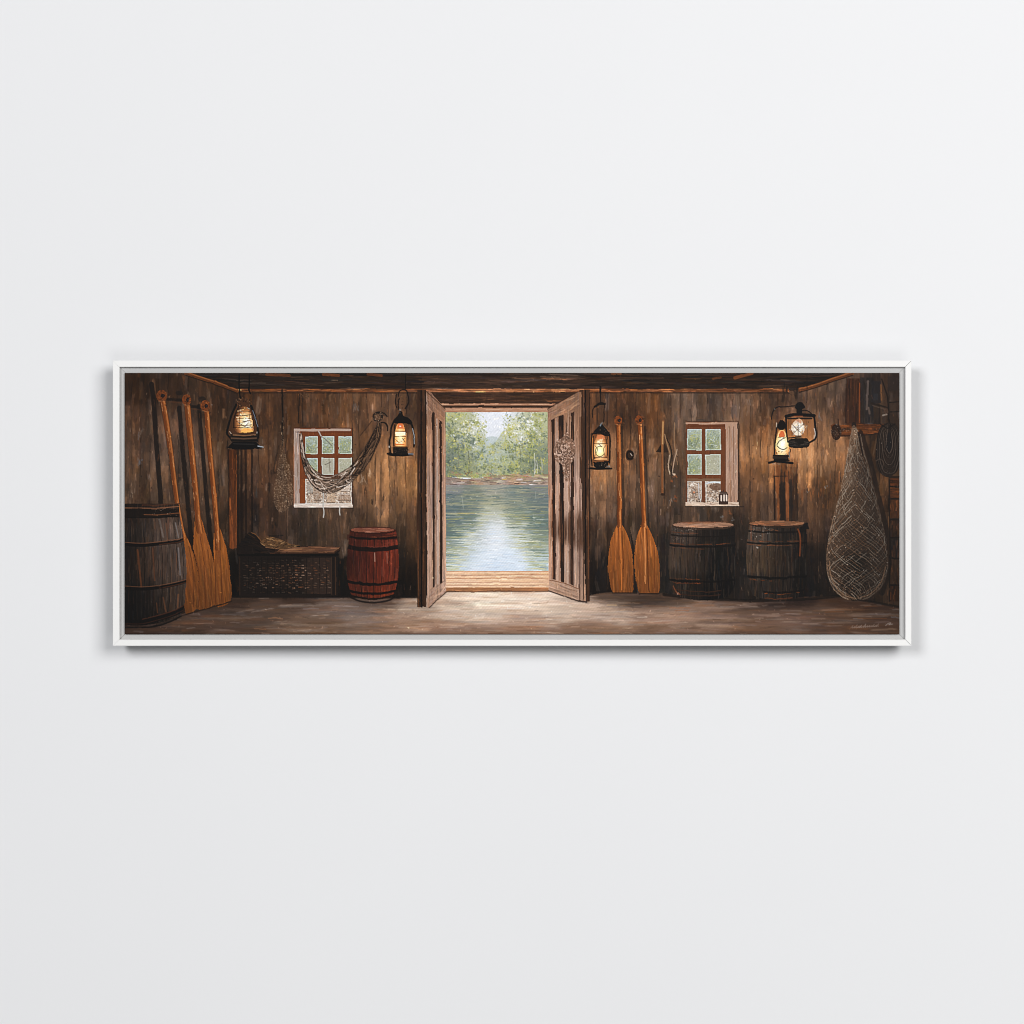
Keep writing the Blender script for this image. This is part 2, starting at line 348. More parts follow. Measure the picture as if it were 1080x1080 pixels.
# ---- the view through the doorway -----------------------------------------
I_SKY = motif('painted_sky')
I_TREES = motif('painted_treeline')
I_SHORE = motif('painted_shore')
I_WATER = motif('painted_lake')
I_DECK = motif('painted_dock')
view = rect(470, 434.5, 578.5, 602)
grad(view, [(500, 436, (222, 222, 228)), (525, 440, (214, 220, 230)), (560, 440, (226, 224, 224)), (520, 470, (206, 208, 214)), (540, 455, (224, 224, 226))], 18, I_SKY)
vm = full(view)
strokes(full(rect(470, 434.5, 578.5, 500)), 260, (4, 12), (1, 2), .8, .3, .03, 3, .5)
tree_poly = poly(crv([(469.5, 433.6), (494, 433.8), (501, 440), (511, 452), (512, 462), (509, 472), (517, 471), (524, 464), (529, 456), (536, 452), (544, 440), (556, 434), (579, 433.6), (579, 503), (469.5, 503)], 4))
tree_a = [(475, 440, (138, 142, 92)), (490, 445, (158, 158, 108)), (500, 455, (160, 160, 118)), (480, 470, (110, 120, 96)), (475, 490, (98, 108, 88)), (500, 478, (128, 134, 98)), (495, 495, (134, 138, 84)), (515, 478, (166, 172, 152)), (520, 492, (146, 148, 104)), (540, 470, (150, 152, 108)), (555, 455, (170, 170, 124)),
          (570, 450, (144, 148, 98)), (565, 478, (112, 122, 92)), (550, 490, (118, 126, 84)), (575, 495, (100, 108, 84)), (535, 495, (134, 140, 80)), (505, 490, (146, 146, 86))]
grad(poly([(470, 434.5), (578.5, 434.5), (578.5, 503), (470, 503)]), [(524, 470, (178, 186, 178)), (500, 455, (190, 194, 186)), (540, 455, (200, 204, 200)), (480, 440, (160, 164, 130)), (570, 440, (170, 172, 140)), (524, 440, (216, 220, 228)), (524, 490, (160, 164, 130)), (480, 490, (110, 118, 96)), (570, 490, (110, 118, 92))], 16, None, a=.75)
fill(poly([(498, 434.5), (539, 434.5), (533, 450), (525, 463), (514, 470), (508, 455)]), (217, 220, 229), .6)
fill(poly([(504, 434.5), (536, 434.5), (529, 450), (522, 460), (515, 463), (511, 452)]), (219, 221, 229), .6)
fill(poly(crv([(500, 476), (510, 464), (518, 460), (527, 463), (540, 474), (540, 490), (500, 490)], 4)), (166, 178, 176), .6)
grad(tree_poly, tree_a, 10, I_TREES, a=.35)
tm = full(tree_poly)
edge = full(poly([(470, 434.5), (508, 434.5), (519, 446), (518, 475), (522, 466), (532, 448), (538, 434.6), (578, 434.6), (578, 480), (470, 480)]))
LITE = [(168, 168, 94), (154, 156, 86), (184, 180, 112), (148, 154, 100), (188, 178, 100), (138, 146, 84)]
DEEP = [(92, 104, 88), (102, 114, 98), (82, 96, 80), (112, 120, 102), (98, 110, 108), (106, 112, 76)]
PALE = [(228, 228, 232), (218, 220, 226), (236, 232, 226)]
yy_, xx_ = np.mgrid[0:H, 0:W]


def clump(cx, cy, sx_, sy_, n, cols, r, a=.8, mask=None, flat=0):
    c0 = np.array(cols[rng.integers(0, len(cols))], float)
    for _ in range(n):
        c = c0 * math.exp(rng.normal(0, .08))
        dab(X(rng.normal(cx, sx_)), Y(rng.normal(cy, sy_)), rng.uniform(0, 3.1) if not flat else rng.normal(0, .2), rng.uniform(*r) * 1.7 * S / 2 + .6, rng.uniform(*r) * S / 2 * 1.1, np.clip(c, 0, 250), a * rng.uniform(.55, 1), mask, .6)


vmx = vm & (yy_ < Y(504))
for q in range(170):                                                  # masses first, then lit sprays of leaves, then holes of sky
    x, y = rng.uniform(470, 578), rng.uniform(437, 503)
    gap = 508 + max(0, (470 - y)) * -.12, 528 + max(0, 470 - y) * .2
    if gap[0] < x < gap[1] and y < 470: continue
    deep = (abs(x - 524) / 54) * .5 + (y - 438) / 65 * .45
    if rng.random() < deep: clump(x, y, 2.8, 2.4, 12, DEEP, (.8, 1.6), .7, vmx)
    else: clump(x, y, 3.0, 2.0, 12, LITE, (.7, 1.3), .75, vmx)
for q in range(300):
    x, y = rng.uniform(470, 578), rng.uniform(436, 503)
    gap = 509 + max(0, (468 - y)) * -.1, 530 + max(0, 468 - y) * .2
    if gap[0] < x < gap[1] and y < 468: continue
    clump(x, y, 1.8, 1.2, 6, LITE if rng.random() < .62 else DEEP, (.6, 1.1), .85, vmx)
for q in range(90):
    x, y = (rng.normal(500, 9), rng.normal(450, 9)) if rng.random() < .45 else (rng.normal(550, 14), rng.normal(450, 8))
    clump(x, y, 1.2, 1.0, 3, PALE, (.7, 1.4), .85, vm & (yy_ < Y(478)))
for q in range(60): clump(rng.uniform(484, 514), rng.uniform(438, 474), 1.2, 1.0, 3, LITE, (.6, 1), .85, vm)
for q in range(80): clump(rng.uniform(529, 572), rng.uniform(438, 476), 1.2, 1.0, 3, LITE, (.6, 1), .85, vm)
for q in range(26): clump(rng.normal(521, 7), rng.normal(480, 7), 2.4, 1.6, 6, [(168, 178, 170), (176, 182, 150), (150, 162, 158), (186, 186, 140)], (.8, 1.4), .6, vmx)
fog = full(poly(crv([(508, 503), (510, 482), (516, 472), (524, 466), (531, 476), (533, 492), (530, 503)], 4)))
speck(fog, 60, [(172, 180, 172), (158, 170, 164), (184, 184, 150), (166, 170, 118)], (.8, 1.6), .5)
for (x, y, c) in [(515, 500, (184, 146, 118)), (478, 499, (146, 116, 92)), (484, 501, (150, 118, 94)), (556, 500, (164, 134, 104)), (570, 498, (136, 112, 86)), (494, 499, (120, 80, 60)), (545, 499, (176, 150, 84)), (500, 503, (150, 150, 70)), (511, 504, (160, 156, 70))]:
    clump(x, y, 3, 1.2, 12, [c], (.6, 1.2), .8, vm, 1)
for (x, y0, y1, c) in [(563.4, 478, 500, (206, 204, 196)), (571, 484, 500, (170, 168, 158)), (483, 470, 492, (120, 116, 100)), (494, 476, 500, (96, 96, 78)), (566, 486, 499, (188, 186, 178)), (548, 470, 490, (110, 112, 84))]:
    line([(x, y0), (x + .8, (y0 + y1) / 2), (x + .3, y1)], .7, c, .8, mask=vm)
shore = poly([(470, 502.5), (490, 505), (506, 504.5), (520, 501), (545, 500), (560, 502), (578.5, 499.5), (578.5, 511.5), (540, 512), (510, 513), (470, 513)])
grad(shore, [(480, 504, (142, 112, 92)), (510, 504, (160, 128, 100)), (550, 502, (176, 132, 102)), (575, 502, (150, 124, 104)), (480, 511, (122, 112, 110)), (520, 511, (132, 122, 116)), (560, 510, (140, 126, 120))], 12, I_SHORE, a=.9)
wobble = [clump(x_, 501.5 + rng.normal(0, .8), 2.5, .9, 6, LITE + [(160, 132, 104)], (.5, 1), .8, vm, 1) for x_ in np.arange(471, 578, 4)]
sm = full(shore)
strokes(sm, 260, (3, 12), (.6, 1.5), 0, .12, .2, 6, .8, tint=[(206, 200, 194), (84, 70, 66), (160, 128, 106), (150, 146, 104), (124, 112, 106), (156, 146, 138)], tp=.7)
for (x, y, c, l) in [(512, 503, (190, 132, 104), 6), (517, 504, (176, 110, 84), 5), (483, 500, (160, 116, 92), 7), (497, 507, (130, 80, 60), 6), (556, 502.5, (176, 120, 92), 10), (548, 506, (206, 200, 200), 8), (552, 508.5, (196, 190, 190), 7), (545, 510, (66, 46, 44), 6), (572, 509.5, (70, 46, 42), 5), (478, 510.6, (70, 58, 60), 8),
                     (486, 509, (196, 186, 180), 9), (530, 503.5, (220, 216, 210), 2), (532, 505, (190, 166, 84), 6), (566, 501, (188, 150, 128), 7), (520, 508.4, (96, 76, 74), 8), (473, 506, (96, 76, 70), 5)]:
    dab(X(x), Y(y), rng.normal(0, .06), l, 1.0, c, .85, vm, .5)
water = rect(470, 511.5, 578.5, 602.3)
grad(water, [(475, 513, (140, 132, 126)), (520, 515, (150, 144, 130)), (570, 514, (128, 126, 120)), (478, 530, (98, 114, 114)), (500, 525, (122, 128, 112)), (520, 530, (168, 166, 132)), (545, 525, (118, 128, 118)), (570, 530, (102, 115, 112)), (475, 555, (94, 111, 110)), (495, 545, (106, 120, 112)), (515, 546, (178, 180, 160)),
             (522, 556, (212, 215, 220)), (545, 545, (140, 146, 120)), (572, 552, (100, 116, 108)), (475, 580, (128, 140, 132)), (500, 566, (178, 184, 178)), (520, 575, (214, 219, 227)), (545, 565, (190, 196, 188)), (570, 572, (140, 148, 120)), (505, 590, (202, 212, 224)), (540, 592, (202, 213, 227)), (476, 597, (182, 200, 214)), (575, 596, (178, 198, 212)), (525, 600, (194, 209, 227)), (572, 585, (168, 180, 172)), (490, 583, (178, 188, 186))], 11, I_WATER)
wm_ = full(water)
C[wm_] += (C[wm_].mean(axis=1, keepdims=True) * np.array((.97, 1.0, 1.03), np.float32) - C[wm_]) * .3
strokes(wm_, 900, (6, 24), (.5, 1.1), 0, .03, .06, 4, .6)
for k in range(820):                                                 # ripples: dark and straw coloured towards the sides, few in the bright lane
    y = rng.uniform(514, 602); u = (y - 512) / 90
    side = rng.random() < .5
    half = 4 + 46 * max(0, (u - .25)) if u > .25 else 0
    x = 521 + (rng.uniform(-52, -half) if side else rng.uniform(half, 57)) if half < 50 else rng.uniform(470, 578)
    if u < .3: c = [(86, 104, 104), (110, 122, 104), (160, 156, 120), (70, 92, 98), (184, 176, 140)][k % 5]
    elif abs(x - 521) > half * 1.25 + 4: c = [(92, 112, 104), (178, 170, 104), (150, 152, 96), (108, 126, 120), (84, 104, 96), (220, 220, 206)][k % 6]
    else: c = [(206, 208, 190), (196, 190, 140), (222, 226, 226), (180, 176, 120), (160, 160, 112)][k % 5]
    dab(X(x), Y(y), rng.normal(0, .03), rng.uniform(4, 26), rng.uniform(.5, .9), c, rng.uniform(.3, .7), wm_, .5)
for k in range(120):
    y = rng.uniform(548, 601); x = rng.normal(521, 6 + (y - 548) * .35)
    dab(X(x), Y(y), 0, rng.uniform(4, 14), rng.uniform(.5, 1.2), [(216, 221, 229), (224, 225, 229), (200, 213, 229)][k % 3], .55, wm_, .3)
line([(487, 523), (488, 530), (488.6, 536)], .7, (176, 176, 158), .5); line([(470, 541), (510, 541.4)], .7, (190, 172, 132), .6)
line([(564.5, 519), (565, 526)], .6, (160, 166, 156), .45)
deck = rect(470, 602, 578.5, 623.8)
grad(deck, [(480, 606, (220, 184, 152)), (530, 604, (222, 184, 148)), (570, 606, (214, 172, 136)), (500, 617, (218, 180, 146)), (560, 616, (216, 178, 144))], 20, I_DECK)
dm = full(deck)
strokes(dm, 280, (8, 30), (.6, 1.4), 0, .03, .07, 4, .7, tint=[(232, 206, 180), (196, 146, 108)], tp=.35)
for y, c in [(602.6, (190, 136, 100)), (606.2, (168, 118, 88)), (610, (176, 124, 94)), (613.8, (184, 138, 112)), (617, (176, 132, 106))]:
    line([(470, y + .2), (500, y + rng.normal(0, .3)), (540, y + rng.normal(0, .3)), (578.5, y)], .9, c, .85, mask=dm)
    line([(470, y + 1.2), (524, y + 1.2), (578.5, y + 1)], .7, (236, 212, 188), .5, mask=dm)
fill(rect(470, 619.8, 578.5, 623.8), (150, 100, 66), .95)
strokes(full(rect(470, 619.8, 578.5, 623.8)), 60, (8, 24), (.5, 1), 0, .03, .15, 4, .7)
line([(470, 624), (578.5, 623.6)], 1.2, (86, 56, 38), .8)

# ---- doorway frame and the two open leaves --------------------------------
I_FRAME = motif('painted_door_frame')
fill(rect(449, 414, 612, 425.5), (58, 38, 27), 1, I_FRAME)
strokes(full(rect(449, 414, 612, 425.5)), 260, (8, 30), (.6, 1.4), 0, .04, .22, 4, .7, tint=[(92, 64, 48), (34, 22, 16)], tp=.3)
fill(rect(460, 425.4, 590, 427.6), (156, 110, 84), 1, I_FRAME); fill(rect(460, 427.6, 590, 430.2), (62, 40, 29), 1, I_FRAME); fill(rect(460, 430.2, 590, 434.8), (168, 124, 98), 1, I_FRAME)
for y, t in [(426.4, (196, 158, 130)), (429, (34, 24, 20)), (432, (196, 160, 134)), (434.2, (150, 100, 74))]:
    for k in range(14):
        dab(X(rng.uniform(466, 586)), Y(y), 0, rng.uniform(8, 26), rng.uniform(.5, 1), t, .5, None, .4)
for (x0, x1, c) in [(440, 449.5, (56, 35, 23)), (611, 622, (70, 44, 29))]:
    p = rect(x0, 411, x1, 640 if x0 < 500 else 634); fill(p, c, 1, I_FRAME)
    strokes(full(p), 170, (10, 36), (.5, 1.2), V, .02, .25, 4, .75, tint=[(104, 62, 36), (24, 16, 12), (88, 70, 60)], tp=.35)
line([(444, 412), (444.4, 640)], 1.3, (14, 11, 10), .95); line([(448.6, 413), (449.4, 630)], .9, (30, 20, 15), .9)
line([(617.3, 412), (617.6, 634)], 1.5, (18, 14, 14), .95); line([(621.6, 415), (622, 628)], 1, (34, 22, 16), .8)
line([(613.4, 510), (613, 532)], .8, (170, 140, 122), .8); line([(614.6, 560), (614.4, 625)], .7, (150, 120, 104), .6); line([(620.2, 540), (620.4, 610)], .8, (140, 82, 46), .5)
line([(440.6, 560), (441.6, 640)], .8, (140, 84, 46), .6)

I_DOOR_A = motif('painted_door', 'left open door leaf')
leafA = [(449.6, 412.5), (452.5, 412.2), (469.6, 431), (470.6, 624), (452.2, 640.5), (450.6, 640.5)]
fill(poly(leafA), (134, 102, 84), 1, I_DOOR_A)
lm = full(poly(leafA))
grad(poly(leafA), [(451, 430, (128, 96, 78)), (460, 430, (112, 80, 62)), (468, 450, (160, 118, 92)), (452, 520, (136, 106, 92)), (468, 540, (168, 126, 100)), (453, 620, (146, 114, 98)), (468, 618, (172, 138, 116)), (460, 630, (150, 120, 102)), (460, 540, (158, 132, 118))], 22)
C[lm] *= 1.06
strokes(lm, 420, (10, 40), (.5, 1.2), V, .02, .12, 5, .7, tint=[(186, 164, 150), (96, 66, 50)], tp=.22)
fill(poly([(455.6, 433.5), (458.4, 435.5), (458.6, 618.5), (456.6, 620)]), (44, 28, 21), 1)
fill(poly([(463.2, 442.5), (466, 445), (466.4, 614.5), (464.2, 616)]), (48, 30, 22), 1)
for x0 in (457.2, 464.8):
    for k in range(14):
        dab(X(x0 + rng.normal(0, .5)), Y(rng.uniform(448, 610)), V, rng.uniform(10, 30), .7, [(90, 54, 34), (24, 17, 15), (70, 44, 30)][k % 3], .7, lm, .2)
line([(460.6, 442), (461.4, 470), (461, 530), (462, 560), (461.6, 615)], 1.6, (176, 160, 150), .55, mask=lm); line([(459.3, 440), (459.5, 616)], .8, (110, 76, 58), .7)
line([(451, 450), (452, 630)], .7, (186, 158, 140), .5); line([(468.6, 440), (469.4, 620)], 1, (196, 156, 128), .55)
strokes(full(poly([(453, 622), (470.5, 611), (470.5, 624), (452.2, 640)])), 60, (4, 12), (.5, 1.1), -.75, .1, .14, 5, .7, tint=[(200, 176, 158), (110, 82, 66)], tp=.3)
strokes(full(poly([(450, 412.5), (469.6, 431), (469.6, 446), (450, 432)])), 60, (4, 12), (.6, 1.2), .85, .1, .14, 5, .6, tint=[(160, 124, 100), (96, 66, 50)], tp=.3)
line([(452.3, 640.5), (470.6, 624.3)], 1.0, (44, 30, 23), .9); line([(449.8, 413), (469.6, 431.4)], .9, (60, 40, 28), .7)

I_DOOR_B = motif('painted_door', 'right open door leaf with a net bundle hung on it')
leafB = [(577.2, 432), (609, 413.5), (613, 413.5), (612, 500), (618, 634), (611, 633.6), (578.6, 622.4), (578.2, 520)]
fill(poly(leafB), (150, 116, 98), 1, I_DOOR_B)
lm = full(poly(leafB))
grad(poly(leafB), [(580, 440, (146, 106, 84)), (590, 432, (128, 94, 72)), (605, 422, (124, 90, 68)), (609, 450, (136, 100, 78)), (580, 520, (164, 122, 98)), (598, 480, (146, 116, 99)), (598, 520, (162, 134, 118)), (610, 520, (166, 134, 117)), (580, 600, (168, 130, 108)), (598, 600, (168, 141, 127)), (608, 600, (164, 134, 118)), (590, 618, (166, 132, 110)), (606, 626, (142, 112, 94)), (615, 600, (92, 64, 50)), (615, 560, (84, 58, 44))], 14)
C[lm] *= 1.06
strokes(lm, 620, (10, 40), (.5, 1.2), V, .02, .12, 5, .7, tint=[(188, 166, 152), (104, 70, 52)], tp=.22)
for q, c in [([(581.6, 443), (585, 441), (586.2, 611.8), (583, 610.6)], (48, 31, 24)), ([(589, 439), (594.4, 437), (595, 614.6), (591.4, 613.2)], (44, 30, 24)), ([(602, 435.6), (605.6, 434), (604.8, 617.4), (601.4, 616.2)], (54, 36, 27))]:
    fill(poly(q), c, 1)
    xm = sum(a for a, b in q) / 4
    qm = full(poly(q))
    for k in range(26):
        dab(X(xm + rng.normal(0, 1.2)), Y(rng.uniform(442, 612)), V, rng.uniform(10, 34), .8, [(112, 70, 46), (24, 18, 17), (84, 54, 38)][k % 3], .7, qm, .2)
for pts, c, a_ in [([(587.3, 445), (587.6, 612)], (190, 168, 154), .5), ([(590.2, 520), (590.6, 612)], (120, 76, 50), .8), ([(598, 450), (598.4, 615)], (184, 158, 142), .5), ([(600.6, 440), (600.8, 615)], (100, 64, 44), .7), ([(607.5, 520), (607.5, 616)], (190, 168, 152), .5), ([(578.8, 440), (579.4, 610)], (190, 146, 118), .5), ([(582.4, 520), (582.6, 610)], (130, 78, 48), .6), ([(611.6, 440), (611.5, 632)], (70, 46, 34), .8), ([(614.5, 420), (615.4, 632)], (52, 36, 28), .8)]:
    line(pts, 1.0, c, a_)
strokes(full(poly([(579, 611.5), (611, 621.5), (611, 633), (579, 622)])), 90, (5, 16), (.5, 1.2), .32, .06, .12, 5, .7, tint=[(196, 168, 148), (104, 74, 56)], tp=.35)
line([(579, 611.4), (596, 615.2), (611.5, 621.4)], .9, (112, 70, 46), .8); line([(578.8, 623), (594, 628.4), (611, 634), (618.5, 634.6)], 1.3, (40, 28, 23), .9); line([(611.4, 622), (611.2, 633)], .9, (88, 62, 48), .8)
strokes(full(poly([(577.4, 432), (609, 413.8), (612, 430), (579, 444)])), 110, (5, 16), (.6, 1.2), -.5, .1, .14, 5, .65, tint=[(168, 134, 108), (92, 64, 48)], tp=.35)
line([(577.4, 431.4), (609, 413.4)], 1.0, (60, 40, 29), .8)

I_BUNDLE = motif('painted_net_bundle', 'speckled tan net bundle hung on the right door leaf')
bnd = poly(crv([(597.5, 452), (601, 461), (605.5, 466), (607, 477), (604, 486), (601, 492), (600, 503), (597.5, 508), (594.5, 502), (592.5, 490), (586, 486), (584.5, 476), (586.5, 466), (593.5, 461), (597.5, 452)], 5))
fill(bnd, (122, 92, 74), .85, I_BUNDLE)
bm_ = full(bnd)
speck(bm_, 380, [(190, 154, 134), (74, 52, 41), (164, 124, 104), (204, 178, 160), (120, 86, 68)], (.7, 1.4), .85)
for k in range(26):
    x, y = 596 + rng.normal(0, 5), 477 + rng.normal(0, 6); r = rng.uniform(1.4, 3)
    line([(x + r * math.cos(t), y + r * math.sin(t) * 1.2) for t in np.linspace(0, rng.uniform(3, 6), 9)], .55, [(206, 174, 156), (58, 38, 30)][k % 2], .75, mask=bm_)
line([(597.6, 446), (597.4, 456)], .8, (60, 40, 30), .9)
speck(full(ell(595.5, 502, 4, 5)), 24, [(214, 196, 180), (50, 32, 26), (110, 62, 40)], (.5, 1), .8)

# ---- windows --------------------------------------------------------------
STONE = [(206, 192, 178), (150, 130, 114), (92, 74, 64), (184, 160, 140), (224, 214, 204), (120, 98, 84), (176, 138, 108)]
GLASS = [(150, 154, 124), (128, 138, 104), (176, 182, 170), (172, 168, 104), (110, 120, 108), (164, 176, 178), (192, 196, 192), (140, 146, 96)]


def pane(x0, y0, x1, y1, kind, idn):
    p = rect(x0, y0, x1, y1); k = full(p)
    if kind == 'leaf':
        grad(p, [(x0, y0, (158, 172, 178)), (x1, y0, (166, 172, 160)), ((x0 + x1) / 2, (y0 + y1) / 2, (132, 142, 110)), (x0, y1, (112, 122, 100)), (x1, y1, (158, 160, 140))], 9, idn); speck(k, int((x1 - x0) * (y1 - y0) * .9), GLASS, (.5, 1.2), .75)
        for q in range(4): clump(rng.uniform(x0, x1), rng.uniform(y0, y1), 2, 2, 9, [[(176, 172, 84), (160, 160, 84)], [(92, 104, 88), (80, 90, 78)], [(196, 204, 206), (176, 190, 200)]][q % 3], (.5, 1), .7, k)
        for j in range(5):
            x = rng.uniform(x0, x1); y = rng.uniform(y0, y1)
            line([(x, y), (x + rng.normal(0, 4), y + rng.normal(0, 5))], .6, [(84, 88, 76), (196, 190, 130), (180, 186, 190)][j % 3], .6, mask=k)
    elif kind == 'pale':
        fill(p, (164, 162, 142), 1, idn); speck(k, int((x1 - x0) * (y1 - y0) * .9), [(172, 166, 146), (150, 150, 120), (184, 186, 180), (140, 138, 116)], (.6, 1.4), .5)
    else:
        fill(p, (176, 156, 138), 1, idn); speck(k, int((x1 - x0) * (y1 - y0) * 1.2), STONE, (.5, 1.4), .9)
        for q in range(9): clump(rng.uniform(x0, x1), rng.uniform(y0 + 3, y1), 2, 1.4, 8, [[(224, 216, 208)], [(84, 66, 56), (66, 52, 46)], [(176, 138, 110)]][q % 3], (.5, 1.1), .8, k, 1)
    for a, b in [((x0 + .5, y0), (x0 + .5, y1)), ((x0, y0 + .5), (x1, y0 + .5)), ((x1 - .5, y0), (x1 - .5, y1)), ((x0, y1 - .5), (x1, y1 - .5))]:
        line([a, b], .8, (206, 208, 204), .65, mask=k)
    if kind == 'leaf':
        line([(x0 + .6, y0 + 1), (x1 - 1, y0 + .8)], .8, (176, 190, 200), .4, mask=k)


I_WIN_A = motif('painted_window', 'window behind the draped net')
fill(rect(310, 451.8, 371.3, 534.8), (110, 57, 29), 1, I_WIN_A)
strokes(full(rect(310, 451.8, 371.3, 534.8)), 220, (5, 16), (.6, 1.2), V, .06, .16, 5, .6, tint=[(150, 80, 40), (84, 40, 20)], tp=.4)
fill(rect(310.2, 452, 316.6, 535), (160, 140, 130), 1); strokes(full(rect(310.2, 452, 316.6, 535)), 70, (6, 20), (.5, 1.1), V, .04, .14, 5, .75, tint=[(196, 184, 178), (112, 84, 70), (150, 92, 60)], tp=.5)
line([(309.8, 470), (310, 534)], .8, (170, 104, 70), .7); line([(311, 453.4), (330, 453.8), (352, 453.2), (369, 453.4)], 2.4, (170, 146, 132), .95); line([(311, 450.9), (371, 451.4)], .9, (70, 36, 20), .8); line([(312, 455.6), (370, 455.9)], 1.0, (92, 46, 24), .7)
for (x0, x1) in [(321.8, 335.2), (339.4, 352.3), (356.8, 371)]:
    pane(x0, 460, x1, 478.6, 'leaf', I_WIN_A); pane(x0, 483.2, x1, 500.6, 'pale' if x0 > 335 else 'leaf', I_WIN_A)
pane(321.8, 505, 371, 531.5, 'stone', I_WIN_A)
fill(rect(339.6, 484, 352, 500), (166, 160, 148), .5); line([(343, 490), (349, 487)], 1, (90, 84, 74), .7); line([(347, 484), (348, 498)], 1.2, (110, 100, 86), .5)
line([(336, 456), (338.5, 459.6), (344, 464), (350, 470)], .9, (110, 104, 100), .8); line([(336, 455), (339, 459.5)], 1.2, (176, 164, 156), .9)
line([(316.8, 456), (316.9, 532)], 2, (122, 62, 28), .7); fill(rect(317, 505, 322, 531), (126, 64, 28), .9)
for (x0, y0, x1, y1, c) in [(357, 521, 370, 528, (142, 116, 98)), (345, 517, 353, 530, (190, 160, 130)), (331, 512, 338, 528, (122, 100, 84)), (360, 511, 369, 518, (210, 196, 186)), (324, 508, 330, 520, (120, 122, 120))]:
    fill(rect(x0, y0, x1, y1), c, .45); speck(full(rect(x0, y0, x1, y1)), 22, STONE, (.5, 1.1), .6)
    line([(x0, y1), (x1, y1)], .8, (80, 62, 52), .7); line([(x0, y0), (x1, y0)], .7, (214, 204, 196), .7)
fill(rect(309.8, 531.2, 372, 535), (206, 190, 178), 1, I_WIN_A); strokes(full(rect(309.8, 531.2, 372, 535)), 50, (4, 12), (.5, 1), 0, .05, .1, 4, .8, tint=[(236, 230, 224), (150, 124, 106)], tp=.5)
line([(310, 535.6), (372, 535.8)], 1.1, (44, 30, 22), .8); line([(371.6, 452), (372, 532)], 1.2, (52, 32, 21), .9)
I_STRING = motif('painted_string'); I_STRING2 = motif('painted_string')
for k_s, pts in enumerate([[(340, 512), (341, 522), (340.6, 532), (341.6, 540), (341, 545.5)], [(358.4, 534), (358, 539), (358.4, 543)]]):
    line(crv(pts), 1.3, (150, 146, 140), .85, (I_STRING, I_STRING2)[k_s], hh=.6); line(crv(pts), .5, (214, 210, 204), .6)

I_WIN_B = motif('painted_window', 'window with a pale reveal and a small lantern on its sill')
fill(rect(723.4, 445, 778.4, 533.4), (106, 60, 36), 1, I_WIN_B)
strokes(full(rect(723.4, 445, 778.4, 533.4)), 200, (5, 16), (.6, 1.2), V, .06, .16, 5, .6, tint=[(150, 84, 46), (80, 42, 24)], tp=.4)
line([(724, 446.4), (745, 446.8), (770, 446), (777, 446)], 2, (176, 140, 118), .9); line([(723, 444.4), (779, 444.8)], .9, (60, 36, 24), .8); line([(729, 449.4), (768, 449.2)], 2, (92, 48, 26), .7)
for (x0, x1) in [(725, 739.8), (744.2, 759.8)]:
    pane(x0, 452.4, x1, 474.8, 'leaf', I_WIN_B); pane(x0, 479, x1, 500.6, 'leaf' if x0 < 730 else 'pale', I_WIN_B); pane(x0, 507, x1, 531, 'stone', I_WIN_B)
fill(rect(725, 504.5, 759.8, 507.5), (120, 90, 68), .9)
fill(poly(crv([(749, 511), (756, 509.6), (760, 511), (760, 516.6), (753, 517), (748, 514), (749, 511)], 3)), (104, 74, 58), .8); [clump(rng.uniform(745, 758), rng.uniform(517, 528), 1.4, 1.2, 5, [(80, 66, 58), (216, 204, 192), (176, 146, 122), (120, 100, 86)], (.6, 1.1), .75) for q in range(14)]; line([(745, 509.6), (752, 508.4), (759, 508.8)], 1.4, (206, 214, 220), .85)
fill(ell(731, 520, 3, 6.5), (96, 76, 64), .45); [clump(rng.uniform(726, 739), rng.uniform(510, 528), 1.4, 1.4, 5, [(90, 70, 58), (206, 190, 174), (150, 124, 104)], (.6, 1.1), .75) for q in range(12)]; line([(728, 512), (731, 509), (735, 511)], 1.1, (220, 208, 196), .8); dab(X(732), Y(519), 0, 2.4, 2, (206, 132, 92), .9, None, .5); line([(736.5, 510), (737.5, 526)], 1.2, (196, 200, 206), .6)
fill(rect(765.6, 446.6, 778, 531), (168, 134, 114), 1); strokes(full(rect(765.6, 446.6, 778, 531)), 130, (6, 26), (.5, 1.1), V, .04, .13, 5, .75, tint=[(200, 178, 162), (118, 80, 58), (150, 108, 84)], tp=.5)
for x in (769.6, 773.4): line([(x, 450), (x + .5, 528)], .7, (110, 74, 54), .7)
line([(778.4, 446), (778.6, 530)], 1.1, (50, 34, 26), .9); line([(723.6, 450), (723.4, 531)], 1, (96, 56, 36), .8)
fill(rect(723, 529.6, 779.6, 533.6), (196, 172, 152), 1, I_WIN_B); strokes(full(rect(723, 529.6, 779.6, 533.6)), 60, (4, 12), (.5, 1), 0, .05, .12, 4, .8, tint=[(232, 216, 200), (120, 88, 66)], tp=.5)
line([(723, 534.2), (784, 534.2)], 1.2, (40, 28, 21), .8)
speck(full(rect(725, 527, 772, 531)), 50, [(60, 46, 38), (226, 212, 198), (130, 104, 86)], (.5, 1.1), .8)
I_SLAMP = motif('painted_lantern', 'small candle lantern standing on the window sill')
fill(poly([(758.2, 521), (760, 518.6), (766, 518.6), (767.8, 521), (767.6, 532), (758.2, 532)]), (66, 46, 38), 1, I_SLAMP)
for x in (760.6, 763.6, 766.2): line([(x, 522.6), (x, 528)], 1.4, (226, 208, 192), .9)
fill(rect(758, 528.8, 767.8, 532), (62, 42, 34), 1); line([(759, 520.5), (767, 520.5)], .8, (110, 92, 82), .8); line([(763, 517), (763, 519)], 1, (60, 44, 36), .9)

